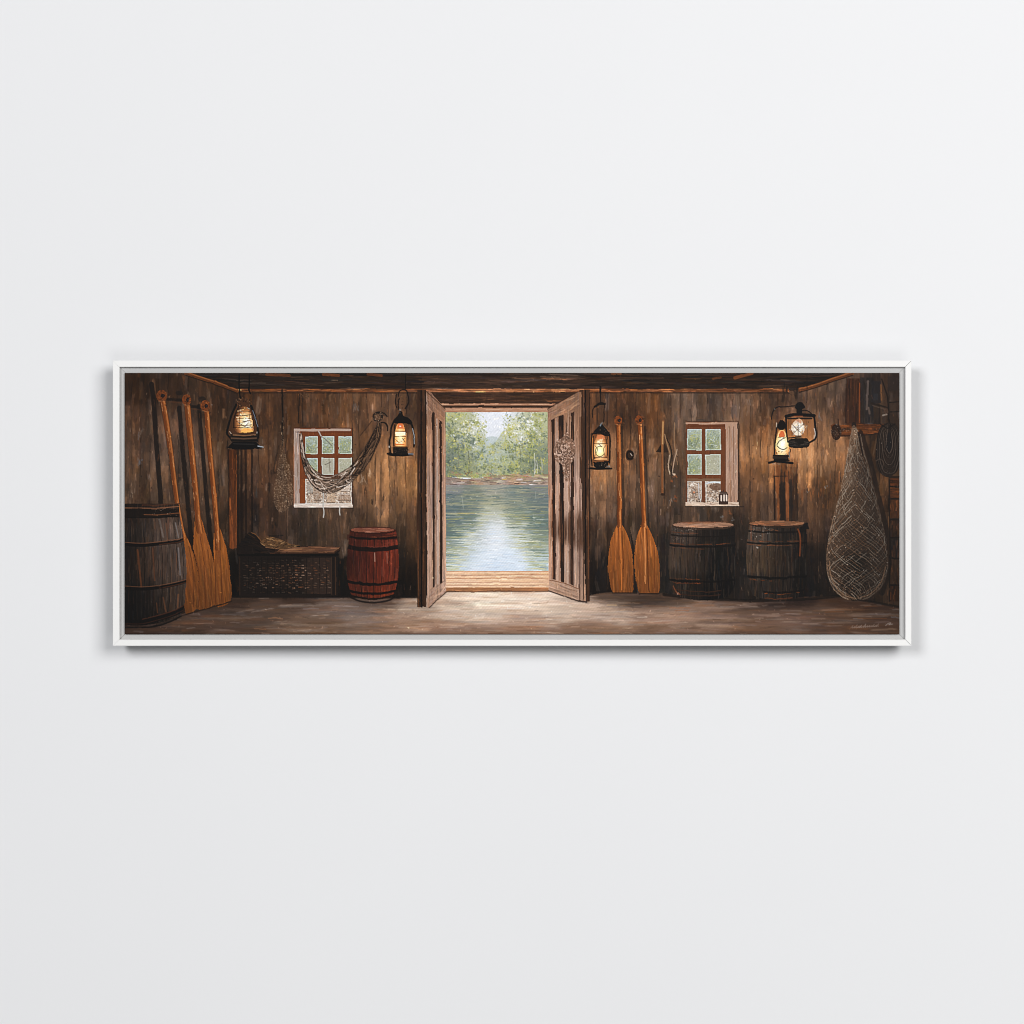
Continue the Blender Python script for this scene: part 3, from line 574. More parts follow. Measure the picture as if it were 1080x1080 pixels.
# ---- hanging nets on the left ---------------------------------------------
I_NET_A = motif('painted_hanging_net', 'narrow tan net hanging from a cord beside the left window')
line(crv([(297.4, 411), (297.6, 425), (298.2, 440), (297.4, 452), (297.8, 470)]), 1.5, (18, 14, 12), .95, I_NET_A)
for k in range(16): dab(X(297.5 + rng.normal(0, 1)), Y(rng.uniform(440, 486)), V, 3, .8, [(150, 122, 96), (22, 16, 13)][k % 2], .8, None, .6)
nb = poly(crv([(297.2, 455), (299.5, 468), (301.5, 482), (306, 495), (308.8, 512), (308.5, 526), (304, 536), (297, 540), (291, 536), (288.6, 524), (290, 508), (292.6, 494), (294.6, 480), (296, 466), (297.2, 455)], 4))
sy, sx, k_ = nb
C[sy, sx][k_] = C[sy, sx][k_] * .6 + np.array((108, 82, 62), np.float32) * .4
ID[sy, sx][k_] = I_NET_A
nm = full(nb)
clump(298.5, 514, 5.6, 12, 200, [(150, 126, 104), (120, 96, 76), (70, 52, 40)], (.4, .9), .6)
speck(nm & (yy_ > Y(478)), 800, [(150, 124, 100), (56, 40, 31), (168, 142, 118), (74, 53, 40), (128, 102, 80)], (.5, 1.0), .75)
speck(nm & (yy_ <= Y(482)), 60, [(150, 124, 98), (30, 22, 18)], (.4, .8), .85)
line([(288, 500), (290, 486), (294, 470)], .8, (34, 24, 18), .6)

I_NET_B = motif('painted_draped_net', 'dark net draped across the left window')
top = crv([(318, 456), (320.5, 470), (323.5, 484), (330, 494), (340, 500.5), (351, 501.5), (362, 496.5), (370, 491), (379, 480), (389, 464), (396, 450), (397, 445)], 6)
bot = crv([(402, 445), (401.6, 459), (395.6, 475), (387.6, 490), (377, 502), (367, 511), (353, 519), (340, 519), (328, 510), (321, 496), (317, 478), (315.6, 458)], 6)
nb = poly(top + bot)
sy, sx, k_ = nb
C[sy, sx][k_] = C[sy, sx][k_] * .25 + np.array((78, 60, 48), np.float32) * .75
ID[sy, sx][k_] = I_NET_B
nm = full(nb)
for k in range(230):                                                # twisted strands along the drape
    t0 = rng.random() * .93; t1 = t0 + rng.uniform(.03, .09); o = rng.uniform(0.02, .98); do = rng.normal(0, .25)
    pts = []
    for j in range(6):
        t = min(.999, t0 + (t1 - t0) * j / 5); q = min(.99, max(.01, o + do * j / 5))
        i = t * (len(top) - 1); a0 = top[int(i)]; b0 = bot[len(bot) - 1 - int(i)]
        pts.append((a0[0] * (1 - q) + b0[0] * q, a0[1] * (1 - q) + b0[1] * q))
    on_win = pts[0][0] < 372
    cols = [(202, 184, 170), (44, 32, 26), (166, 142, 126), (26, 20, 17), (120, 96, 80)] if on_win else [(52, 36, 27), (24, 17, 14), (104, 76, 54), (18, 13, 11), (38, 26, 20)]
    line(pts, rng.uniform(.6, 1.1), cols[k % 5], .85, mask=nm, hh=.6)
speck(nm & (xx_ < X(371)), 130, [(214, 200, 186), (40, 28, 22), (150, 110, 84)], (.4, .9), .8)
speck(nm & (xx_ > X(371)), 90, [(150, 112, 80), (18, 13, 11), (90, 64, 46)], (.4, .8), .8)
line(top, .7, (60, 44, 34), .7); line(bot, .8, (40, 28, 22), .7)
I_HOOK = motif('painted_wall_hook')
ring = [(398.5 + 4.6 * math.cos(t), 439.5 + 4.2 * math.sin(t)) for t in np.linspace(0, 6.3, 20)]
line(ring, 2.0, (34, 26, 21), .9, I_HOOK, hh=.6)
line(crv([(394, 437), (399, 434.5), (405, 436), (408, 439)]), 1.3, (26, 20, 16), .8, I_HOOK, hh=.6); line(crv([(402, 445.5), (406, 446), (408.5, 449), (408.6, 454)]), 1.3, (22, 16, 13), .9, I_HOOK)
line([(392, 444), (386, 452), (380, 459)], .9, (44, 28, 19), .8)
speck(full(ell(399, 439.5, 6.5, 5.5)), 60, [(120, 88, 64), (150, 124, 104), (30, 22, 18), (62, 46, 36)], (.6, 1.2), .8)
# tangle of cord over the left window
line(crv([(316, 416), (315, 430), (314.6, 446)]), 1.3, (26, 18, 14), .8); line(crv([(320, 414), (318.5, 428), (319.4, 450)]), 1, (30, 21, 16), .8)
speck(full(ell(321, 418, 5, 4)), 60, [(24, 18, 15), (56, 38, 27), (110, 84, 66)], (.5, 1), .8)

# ---- lanterns -------------------------------------------------------------
BLK = (17, 14, 13)


def lamp_glow(m_, cen, cols, idn):
    """lamp glass painted from a pale heart to an amber rim"""
    sy, sx, k = m_
    yy, xx = np.nonzero(k)
    px = (xx + sx.start) / S + PX0; py = (yy + sy.start) / S + PY0
    d = np.clip(np.hypot((px - cen[0]) / cen[2], (py - cen[1]) / cen[3]), 0, 1)
    st = np.array(cols, float); t = d * (len(st) - 1); i = np.minimum(t.astype(int), len(st) - 2); f = (t - i)[:, None]
    C[sy, sx][k] = st[i] * (1 - f) + st[i + 1] * f
    ID[sy, sx][k] = idn


HOT = [(255, 250, 232), (252, 234, 196), (236, 192, 136), (178, 114, 66), (100, 60, 34)]
# lantern over the wicker chest
L1 = motif('painted_lantern', 'large lit lantern hanging near the left corner')
for pts in [[(252.2, 394), (252, 406), (253, 418)], [(263, 394), (262.6, 412)], [(253, 418), (256, 424)], [(262.6, 412), (264, 415)]]: line(pts, 1.5, (15, 12, 11), .9, L1)
fill(poly(crv([(248, 429), (251, 423), (256, 419.6), (261, 422), (265, 428), (268, 440), (272, 454), (270, 464), (243, 464), (240, 455), (243, 442), (248, 429)], 4)), (74, 45, 28), .9, L1)
lamp_glow(poly(crv([(252.5, 431), (257, 428), (262, 431), (265.6, 440), (266.5, 448), (266, 456), (250, 456), (247.4, 450), (248, 441), (252.5, 431)], 4)), (259.5, 446, 12, 18), HOT, L1)
for y, x0, x1 in [(437.4, 248.5, 264.5), (450.3, 246, 266.5), (430.5, 250, 264), (443.6, 256, 262)]: line([(x0, y + .6), ((x0 + x1) / 2, y + .9), (x1, y)], .9, (44, 24, 15), .85)
line([(249.5, 444.6), (254, 446.4), (262, 443.6), (265, 444.2)], .8, (70, 40, 24), .7); line([(252, 446), (257.6, 449.8)], .8, (60, 34, 20), .75); line([(262.6, 445), (258.6, 449.6), (258, 451)], .8, (60, 34, 20), .75)
fill(poly(crv([(254, 455), (256, 452.3), (261, 451.4), (265, 453), (266.4, 456), (254, 456)], 3)), (248, 178, 92), .9); line([(255, 456.4), (267, 456.4)], 1, (46, 28, 18), .9)
for k in range(40): dab(X(rng.uniform(250, 265)), Y(rng.uniform(430, 453)), rng.uniform(-.5, .5), rng.uniform(1.5, 4), rng.uniform(.6, 1.2), [(255, 240, 204), (250, 206, 130), (214, 136, 70), (255, 252, 236)][k % 4], .7, None, .7)
speck(full(ell(256.5, 424, 9, 5)), 70, [BLK, BLK, (60, 38, 26), (34, 26, 22), (150, 110, 80)], (.6, 1.3), .85)
for pts, w in [([(249, 427), (244, 438), (240.6, 450), (239.4, 457), (243, 462)], 2.2), ([(264.6, 428), (268.4, 438), (271, 449), (272.2, 458), (271, 465)], 2.4), ([(252, 428), (247, 440), (246.4, 451)], .9)]: line(crv(pts), w, BLK, .95, L1, hh=.6)
line(crv([(266.4, 433), (269.6, 442), (271.4, 450)]), .7, (136, 140, 156), .7); line([(242, 455), (245, 459)], .8, (190, 176, 160), .7); line([(271, 456), (270.4, 462)], .8, (190, 180, 170), .7)
fill(poly([(243, 457.6), (272, 457.6), (272.4, 467), (269, 468), (246, 468), (242.6, 464)]), (30, 23, 19), .9, L1)
for y, x0, x1, c in [(458.6, 246, 269, (120, 84, 58)), (460.2, 245, 270, (26, 20, 17)), (462, 244, 270, (88, 64, 48)), (464.4, 244, 271, (20, 16, 14)), (466.6, 243.5, 271, (62, 48, 40))]: line([(x0, y), (257, y + .7), (x1, y)], 1.5, c, .9, L1, hh=.4)
fill(poly([(245, 466), (270, 466), (273, 469), (277.6, 471.4), (276, 473), (266, 474), (248, 474), (239.4, 472.4)]), (14, 12, 12), 1, L1); line([(272, 470.4), (277.4, 471.4)], 1.2, (170, 176, 186), .8); line([(246, 468), (268, 468.4)], .6, (60, 56, 54), .7)

# lantern left of the door
L2 = motif('painted_lantern', 'lit lantern hanging between the left window and the door')
for pts in [[(427.6, 394), (427.6, 410)], [(420, 418), (421, 413), (426, 410.6), (430, 413.6)], [(418, 416), (417, 424), (418.4, 430)], [(429.6, 414), (431, 424), (427, 431)], [(421, 420), (420, 432)]]: line(crv(pts), 1.2, (20, 15, 13), .85, L2)
speck(full(ell(422, 424, 4, 9)), 26, [(22, 17, 14), (60, 44, 34)], (.5, 1), .7)
fill(rect(414, 443, 430.5, 474), (96, 62, 38), .55, L2)
lamp_glow(poly([(418.6, 447.5), (425.4, 447.5), (427.6, 456), (428.2, 470.6), (416.8, 470.6), (416.4, 456)]), (422, 461, 8, 17), [(255, 236, 190), (250, 210, 148), (232, 164, 96), (176, 100, 50)], L2)
fill(poly([(420, 446), (424, 446), (426, 452), (418.6, 452)]), (206, 104, 58), .85); dab(X(422), Y(449.6), 0, 2, 1.2, (250, 250, 244), .9, None, .6)
fill(rect(417, 455.6, 427.6, 459.2), (255, 240, 204), .9)
for y in (454.6, 460): line([(415.4, y), (428, y + .3)], .9, (92, 54, 32), .85)
for (x, c) in [(418.4, (206, 226, 222)), (423.6, (200, 226, 222))]: dab(X(x), Y(467), 0, 2.2, 1.4, c, .8, None, .5)
line([(417, 468.7), (426, 468.8)], 1, (196, 86, 36), .8); line([(424.5, 462.5), (427, 466)], .8, (90, 60, 40), .8); line(crv([(417, 463), (421, 466.4), (427, 462)]), .7, (104, 70, 46), .7); clump(422, 463.5, 2.4, 1.8, 9, [(255, 238, 206)], (.6, 1.1), .7); line([(428.6, 457), (428.8, 470)], 1, (206, 150, 96), .6)
fill(poly(crv([(413.5, 446), (416, 441.6), (419.6, 438), (421, 434), (424, 434), (425.4, 438.5), (431, 441), (435, 446), (432, 447.6), (427, 446.6), (420, 446.6), (413.5, 446)], 4)), BLK, .97, L2)
dab(X(421.8), Y(432), 0, 2.4, 2, (120, 124, 126), .8, None, .6); dab(X(421.4), Y(435), 0, 2, 1.6, (70, 66, 64), .8, None, .4)
for pts, w in [([(415.4, 444), (412.6, 451), (411.8, 460), (410.6, 467), (411.8, 478)], 1.8), ([(431, 443.5), (434.6, 449), (436.4, 458), (437.4, 467), (436.6, 471)], 2.1), ([(416.3, 448), (415.6, 458), (414.8, 466), (415.6, 472)], 1.0)]: line(crv(pts), w, BLK, .95, L2, hh=.6)
line(crv([(435, 452), (436.8, 460), (437.4, 468)]), .8, (168, 168, 170), .8); dab(X(410.4), Y(471.2), V, 2.2, 1.4, (214, 204, 190), .8, None, .5)
fill(rect(414.4, 471.6, 430, 478.6), (24, 19, 17), 1, L2); speck(full(rect(414.4, 471.6, 430, 478)), 30, [(56, 42, 34), (12, 10, 10), (90, 70, 56)], (.5, 1.1), .7)
line([(409, 478.6), (414, 479.8), (425, 480), (434, 479.2)], 2.6, (15, 13, 13), 1, L2); line([(431, 478.6), (435.6, 478.8)], 1.3, (120, 122, 128), .8)

# lantern right of the door
L3 = motif('painted_lantern', 'lit lantern hanging to the right of the door')
line([(633.2, 394 + 14), (633, 414)], 2, (18, 15, 14), .9, L3); line([(633.2, 414), (633.4, 425)], 1, (20, 16, 15), .95, L3)
line(crv([(625, 440), (624.8, 433), (628, 428), (633, 424.6), (637.4, 426.5), (637.2, 436), (636.6, 445)]), 1.0, (24, 18, 16), .9, L3); line([(627, 429), (632, 426), (638, 426)], 2, (18, 15, 14), .9, L3)
fill(rect(624, 456, 643, 490), (110, 66, 36), .65, L3)
lamp_glow(poly([(629, 459), (637, 459), (640, 468), (640.4, 480), (637, 486), (628.6, 486), (626.2, 478), (626.6, 468)]), (632.6, 474, 9.5, 17), HOT, L3)
fill(poly([(630, 458.5), (637, 458.5), (638, 463), (629, 463)]), (206, 120, 76), .7); dab(X(634), Y(464), 0, 4, 2, (250, 230, 196), .6, None, .4)
lamp_glow(ell(632.6, 476, 4.6, 5.4), (632.6, 475.6, 5, 6), [(255, 252, 226), (252, 236, 180), (240, 206, 132)], L3)
line([(632.6 + 4.8 * math.cos(t), 476 + 5.4 * math.sin(t)) for t in np.linspace(.5, 5.2, 20)], .8, (66, 46, 32), .75); line(crv([(627.4, 470), (630, 473.6), (628, 480)]), .7, (84, 56, 38), .7); line(crv([(638.4, 470), (636.4, 474), (638, 481)]), .7, (84, 56, 38), .7)
clump(633, 465.5, 2.4, 1.4, 8, [(255, 238, 206)], (.6, 1.1), .7)
for y, x0, x1 in [(468, 626, 641), (482.4, 627, 640), (485.5, 627, 640)]: line([(x0, y), (x1, y - .3)], .9, (84, 54, 34), .85)
line([(627, 484.4), (640, 484)], 1, (236, 178, 120), .8); line([(631, 468), (634, 470.5)], .7, (60, 40, 28), .7)
fill(poly(crv([(624, 458.5), (627, 454), (630, 450.6), (634, 447.4), (638, 450.8), (641, 454.4), (643, 459.5), (638, 460), (633, 457.6), (628, 458), (624, 458.5)], 4)), (20, 17, 17), .97, L3)
line([(633, 449), (635, 446)], 1.2, (110, 116, 122), .9); speck(full(rect(626, 452, 642, 458)), 16, [(60, 58, 60), (10, 9, 9), (104, 76, 54)], (.5, 1), .7)
for pts, w in [([(624.2, 457), (623.4, 468), (623.2, 480), (624.4, 491)], 1.3), ([(642, 456), (643.2, 462), (643.2, 476), (642.6, 488)], 1.8), ([(626, 460), (625.6, 474), (626.6, 484)], .9), ([(640.2, 460), (640.6, 480)], .9)]: line(crv(pts), w, (22, 17, 15), .93, L3, hh=.6)
line([(625, 462), (624.8, 484)], .6, (214, 130, 66), .7)
fill(poly([(625.6, 487), (642, 486), (641, 491.5), (637, 493.6), (629, 493.6), (626, 491.6)]), (22, 18, 17), 1, L3); speck(full(rect(626, 487, 642, 492)), 20, [(100, 80, 62), (48, 38, 32), (170, 140, 112)], (.4, .9), .6)
line([(622, 493.8), (630, 494.4), (644.6, 494)], 2.2, (16, 14, 14), 1, L3); dab(X(641.5), Y(492), 0, 4.4, 2.2, (70, 74, 76), .85, None, .5); dab(X(642.6), Y(491.4), 0, 2, 1, (170, 172, 172), .8, None, .5)

for y in (434, 441, 447.6): line([(250, y + .8), (258, y + rng.normal(0, .6)), (265.4, y + .3)], .8, (78, 44, 26), .7)
for x in (252.6, 263.4): line([(x, 433), (x + rng.normal(0, .5), 450)], .8, (84, 48, 28), .6)
clump(261, 445.5, 1.6, 2.4, 10, [(255, 250, 232)], (.7, 1.2), .85); clump(258, 437, 3, 1.4, 8, [(246, 220, 176)], (.6, 1), .75)

# the pair on the right
L4 = motif('painted_lantern', 'lower lit lantern of the pair, tucked behind the other')
fill(rect(818, 452, 834, 482), (170, 106, 58), .35, L4)
lamp_glow(poly([(821.2, 454), (826.6, 453), (829.6, 459), (832.4, 468), (831.6, 478), (827, 481), (820.6, 480.5), (817.6, 472), (818.6, 464)]), (824.8, 469, 9, 17), [(255, 255, 250), (255, 238, 200), (246, 200, 136), (216, 140, 76)], L4)
fill(poly([(821.6, 458), (823.4, 454.6), (826, 454.6), (828, 459), (827, 461), (821.4, 461)]), (208, 96, 50), .9); line([(820.6, 461), (828, 461)], .9, (110, 50, 28), .9)
line(crv([(827, 462.5), (822, 465), (819.4, 469), (822, 472.6), (826.4, 474), (830, 472)]), .9, (44, 32, 26), .9); dab(X(825.4), Y(468), V, 5, 3.6, (255, 254, 248), .8, None, .5)
for k in range(12): dab(X(rng.uniform(819, 831)), Y(rng.uniform(475, 480)), rng.uniform(0, 3), 2, .9, [(252, 226, 190), (60, 42, 32), (216, 140, 76), (190, 180, 170)][k % 4], .7, None, .5)
fill(poly(crv([(820, 451), (821, 446), (823.6, 443), (827, 443.6), (828.4, 448), (827, 453), (822.6, 453.4), (820, 451)], 4)), (18, 15, 15), .97, L4)
for pts, w in [([(819.4, 448), (818, 460), (817, 470), (816.6, 480)], 1.5), ([(828, 450), (829.5, 456)], 1.2), ([(833.5, 474), (833, 482)], 1.2)]: line(crv(pts), w, (20, 16, 15), .93, L4, hh=.6)
line([(819, 446), (818.8, 450)], .9, (190, 172, 152), .8); line([(832.4, 474), (833, 482)], .9, (190, 170, 146), .7)
for y, x0, x1, c in [(480.6, 816, 831.6, (22, 18, 17)), (482.8, 816, 831, (36, 30, 27)), (484.8, 817, 832, (18, 15, 15))]: line([(x0, y), (x1, y + .3)], 2.2, c, 1, L4)
line([(811, 488), (818, 486.4), (828, 487.4), (835.6, 488.4)], 2.4, (18, 16, 16), 1, L4, w2=2.8); line([(815, 489), (822, 489.4)], .8, (120, 118, 116), .7)

L5 = motif('painted_lantern', 'upper lit lantern of the pair, square framed')
fill(rect(830, 441, 858, 464), (180, 116, 66), .35, L5)
line([(851, 394), (851.2, 424)], .9, (26, 19, 16), .75)
for (x0, x1) in [(825, 830), (836, 842)]:
    for k in range(10): dab(X(rng.uniform(x0, x1)), Y(rng.uniform(404, 425)), V, 8, 1.4, [(24, 18, 15), (44, 31, 23)][k % 2], .7, None, .2)
line(crv([(813.6, 442), (814.4, 436), (817, 431.4), (821, 429), (830, 428.4), (838, 428)]), 1.3, (26, 21, 20), .9, L5, hh=.5); dab(X(817), Y(431.5), 0, 1.6, 1.2, (140, 134, 128), .7, None, .5)
fill(poly(crv([(838, 430), (839.6, 426), (844, 423.8), (847.6, 426), (849, 429.6), (846, 432), (845.6, 437), (840.6, 437), (840, 432), (838, 430)], 4)), (20, 18, 19), .97, L5)
line(crv([(846, 433), (852, 433.4), (856, 436.6)]), 1.2, (30, 22, 19), .9, L5)
line([(829, 439), (836, 437.4), (850, 437.6), (858.6, 438.4)], 3.4, (20, 18, 18), 1, L5, hh=.5); line([(838, 439), (846, 439)], 1.2, (150, 78, 42), .8); line([(831, 441.4), (856, 441.4)], 1.6, (18, 16, 16), .9)
for pts, w in [([(829.4, 438), (829.2, 450), (830.4, 466)], 1.7), ([(858.4, 438), (859.6, 448), (860.8, 458), (859.4, 463), (854, 466.5)], 2.1)]: line(crv(pts), w, (20, 18, 18), .96, L5, hh=.6)
line(crv([(858.8, 452), (859.8, 458), (858.4, 462)]), .9, (186, 184, 184), .8)
lamp_glow(poly(crv([(838, 444), (842, 441.6), (846, 443.6), (848, 450), (848, 455), (844.6, 459), (839, 459), (835, 454), (834.6, 449), (838, 444)], 4)), (841.6, 452, 9, 10.5), [(255, 253, 244), (250, 240, 222), (226, 206, 184), (196, 146, 104)], L5)
fill(poly(crv([(838.6, 446), (840.6, 442), (844, 442.6), (845, 446.4), (841.6, 445)], 3)), (204, 136, 102), .7)
for k in range(22): dab(X(841.5 + rng.normal(0, 3.6)), Y(452 + rng.normal(0, 3.6)), rng.uniform(0, 3), 2.4, .9, [(255, 254, 250), (170, 160, 152), (240, 190, 120), (120, 106, 98), (255, 246, 226)][k % 5], .7, None, .6)
[clump(841.6 + rng.normal(0, 3), 451 + rng.normal(0, 4), .8, .8, 3, [(120, 104, 94), (206, 190, 180), (236, 206, 164), (96, 82, 74)], (.6, 1), .7) for q in range(14)]; line([(848, 448), (851.4, 449), (850.4, 452.4)], .8, (140, 120, 104), .7)
for pts in [[(835, 447), (841, 453), (847, 458)], [(848, 447), (842, 452), (836, 458)], [(841.6, 442), (841.8, 460)]]: line(crv(pts), .8, (104, 86, 74), .65)
clump(838, 456, 1.4, 1.2, 6, [(150, 128, 110)], (.6, 1.1), .7); clump(846, 457, 1.2, 1.2, 6, [(206, 150, 92)], (.6, 1.1), .7); clump(843.5, 449, 1.2, 1.2, 6, [(255, 253, 246)], (.7, 1.1), .8)
fill(poly([(839, 459), (845, 459), (847, 463), (837, 463)]), (110, 84, 62), .8)
line([(831, 462), (838, 461.2), (844, 460.6)], 1.3, (22, 18, 17), .9, L5)
fill(poly(crv([(830.6, 465), (834, 462.8), (848, 462), (853, 464.4), (853.6, 469.6), (850, 472), (838, 472.4), (832, 471), (830.6, 465)], 4)), (28, 23, 21), 1, L5)
strokes(full(ell(842, 467.4, 11, 4)), 46, (3, 9), (.5, 1), .05, .1, .4, 4, .75, tint=[(12, 11, 11), (70, 60, 54), (100, 88, 80)], tp=.6)

# ---- the left paddles and their shadows as painted ------------------------
for pts, w, w2 in [([(159.6, 405), (162, 425), (165, 470), (169, 520), (172, 560)], 5, 5), ([(189, 430), (193, 480), (199, 540), (203.5, 590)], 4.6, 5), ([(209.6, 428), (214, 480), (220, 550), (225, 592)], 4, 5)]:
    line(crv(pts), w, (24, 17, 14), .85, None, w2=w2)
for y0, x0, x1 in [(421, 177, 192), (428.5, 201, 212)]:
    line([(x0, y0), (x1, y0 + 1)], 3, (22, 16, 14), .8); line([(x0, y0 + 2.6), (x1, y0 + 4)], .9, (92, 50, 28), .5)
fill(ell(189, 414.5, 4, 2.4), (30, 22, 18), .8); fill(ell(213, 421, 4, 3), (26, 19, 16), .7)


def paddle(idn, grip, gr, shaft, w0, w1, blade, base=(134, 70, 29), lit=1):
    bp = poly(blade)
    bm = full(bp)
    ys = [b for a, b in blade]
    fill(bp, (154, 86, 36), 1, idn)
    sy, sx, k = bp
    yy = np.linspace(0, 1, k.shape[0])[:, None, None]
    C[sy, sx] = np.where(k[..., None], C[sy, sx] * (1.06 - .34 * yy), C[sy, sx])
    sh = crv(shaft)
    line(sh, w0, base, 1, idn, w2=w1)
    dx = np.array(shaft[-1]) - np.array(shaft[0]); an = math.atan2(dx[1], dx[0])
    strokes(bm, int(bm.sum() / 14), (8, 26), (.7, 1.7), an, .05, .10, 5, .55, tint=[(184, 112, 56), (116, 62, 26), (172, 100, 48)], tp=.3)
    line([(x - w0 * .27, y) for x, y in sh], w0 * .34, (104, 52, 22), .7, w2=w1 * .34)
    line([(x + w0 * .24, y) for x, y in sh], w0 * .3, (200, 122, 64), .6 * lit, w2=w1 * .26)
    line([(x + w0 * .5, y) for x, y in sh], .6, (60, 32, 16), .6)
    line([(x - w0 * .5, y) for x, y in sh], .6, (46, 26, 15), .7)
    for k in range(24):
        i = rng.integers(0, len(sh)); dab(X(sh[i][0] + rng.normal(0, w0 * .22)), Y(sh[i][1]), an, rng.uniform(4, 14), .7, [(206, 134, 76), (112, 58, 24), (176, 96, 42), (226, 176, 128)][k % 4], .55, None, .5)
    g = ell(grip[0], grip[1], gr[0], gr[1]); fill(g, (118, 60, 27), 1, idn)
    gm = full(g)
    speck(gm, 46, [(168, 92, 44), (60, 32, 18), (130, 66, 30), (40, 24, 16)], (.6, 1.2), .7)
    fill(ell(grip[0] + 1, grip[1] + .2, gr[0] * .36, gr[1] * .4), (30, 25, 26), .95)
    dab(X(grip[0] + 1.6), Y(grip[1]), .8, 1.2, .8, (84, 80, 80), .6, None, .5)
    line([(grip[0] - gr[0] * .6, grip[1] + gr[1] * .9), (grip[0] + gr[0] * .5, grip[1] + gr[1])], .9, (176, 120, 78), .5)
    for q in range(8): dab(X(grip[0] + rng.normal(0, gr[0] * .8)), Y(grip[1] + rng.normal(0, gr[1] * .8)), rng.uniform(0, 3), 3, 1.2, [(44, 28, 20), (112, 62, 32), (30, 22, 18)][q % 3], .55, None, .4)


PD1 = motif('painted_paddle', 'paddle nearest the left barrel'); PD2 = motif('painted_paddle', 'middle of three leaning paddles'); PD3 = motif('painted_paddle', 'rightmost of three leaning paddles')
paddle(PD1, (170.4, 417.4), (5.6, 6.2), [(171.6, 424), (175.4, 445), (179, 470), (183.4, 505), (187, 532), (190.5, 552), (194, 568)], 6.0, 3.4, crv([(190.8, 548), (194.5, 561), (199.5, 572), (204.6, 586), (208.4, 604), (209.4, 625), (207.4, 641), (196, 647), (194, 620), (194, 590), (192, 565)], 4))
paddle(PD2, (196.8, 421.6), (4.8, 5.8), [(197.6, 429), (200, 455), (203, 485), (206.4, 520), (208.6, 545), (211, 562)], 6.4, 5.4, crv([(206, 540), (211.4, 545), (216, 560), (221, 576), (225, 592), (227.4, 612), (226.8, 637), (207, 642), (209.4, 620), (207.6, 596), (204, 578), (204.4, 560)], 4))
paddle(PD3, (216.4, 428), (5.2, 5.8), [(218, 435), (220, 462), (223, 495), (226.4, 530), (228.8, 560), (230, 580)], 5.4, 5, crv([(226.4, 552), (231.4, 556), (236, 570), (240, 586), (242.6, 605), (243.2, 633), (226.8, 639), (226.4, 612), (225.4, 590), (225, 572)], 4))
for pts in [[(199, 576), (203, 600), (204, 640)], [(211, 566), (214.5, 590), (217, 640)], [(219, 580), (222.6, 610), (222, 638)], [(231, 570), (233, 600), (234, 634)], [(206, 585), (209.6, 606), (209.4, 640)], [(226.6, 590), (227.6, 636)]]:
    line(crv(pts), 1.0, (96, 48, 20), .6)
line([(196, 648), (226, 639.5), (244, 634)], 1.5, (40, 24, 16), .8)

# ---- barrels --------------------------------------------------------------


def barrel(idn, side_l, side_r, top_y, bot, anchors, sig, staves, tints):
    """side_l / side_r: (x, y) outlines top to bottom; bot: sag of the bottom curve"""
    l = crv(side_l); r = crv(side_r)
    bx0, by0 = l[-1]; bx1, by1 = r[-1]
    base = [(bx1 + (bx0 - bx1) * t, by1 + (by0 - by1) * t + bot * 4 * t * (1 - t)) for t in np.linspace(0, 1, 12)]
    p = poly(l[::-1][::-1] + base[::-1] + r[::-1])
    grad(p, anchors, sig, idn)
    k = full(p)
    yl = np.array([b for a, b in l]); xl = np.array([a for a, b in l]); yr = np.array([b for a, b in r]); xr = np.array([a for a, b in r])
    for u in staves:
        pts = []
        for y in np.linspace(top_y + 3, by0 + 2, 12):
            a0 = np.interp(y, yl, xl); b0 = np.interp(y, yr, xr); pts.append((a0 + (b0 - a0) * u, y))
        line(pts, .8, (14, 11, 10), .55, mask=k); line([(x + .9, y) for x, y in pts], .6, (130, 100, 80), .14, mask=k)
    strokes(k, int(k.sum() / 26), (6, 22), (.6, 1.4), V, .05, .2, 4, .6, tint=tints, tp=.2)
    return k, (lambda y, u: (np.interp(y, yl, xl) + (np.interp(y, yr, xr) - np.interp(y, yl, xl)) * u))


def hoop(k, fx, y, sag, w, col, a=.9, u0=0, u1=1, jag=.25, idn=None):
    pts = []
    for u in np.linspace(u0, u1, 14):
        pts.append((fx(y, u), y + sag * (4 * u * (1 - u)) + rng.normal(0, jag)))
    if col[0] > 120:                               # rust catches the light only here and there
        for q in range(len(pts) - 1):
            if rng.random() < .78: line(pts[q:q + 2], w * rng.uniform(.6, 1), np.array(col) * rng.uniform(.5, .95), a * rng.uniform(.35, .9), mask=k, hh=.4)
    else:
        line(pts, w, col, a, mask=k, hh=.4)


BR1 = motif('painted_barrel', 'grey-brown barrel cut by the left edge')
k, fx = barrel(BR1, [(105, 531), (98, 575), (96, 600), (98, 640), (104, 652)], [(188.6, 531), (189.6, 545), (193.4, 568), (196.6, 595), (196, 622), (194, 640), (190, 649)], 531, 9,
               [(135, 560, (30, 24, 21)), (150, 560, (52, 41, 35)), (170, 560, (88, 69, 59)), (185, 560, (104, 84, 73)), (192, 580, (78, 63, 55)), (136, 595, (28, 22, 19)), (155, 595, (60, 44, 34)), (172, 595, (76, 59, 50)), (188, 600, (86, 68, 58)), (135, 640, (14, 12, 11)), (155, 635, (30, 24, 21)), (175, 632, (56, 43, 35)), (188, 630, (74, 57, 46)), (160, 655, (20, 16, 14)), (140, 535, (34, 23, 18)), (180, 535, (54, 37, 28))], 13,
               [.35, .47, .56, .66, .75, .83, .91, .97], [(112, 92, 80), (104, 62, 38), (20, 16, 15), (84, 72, 66)])
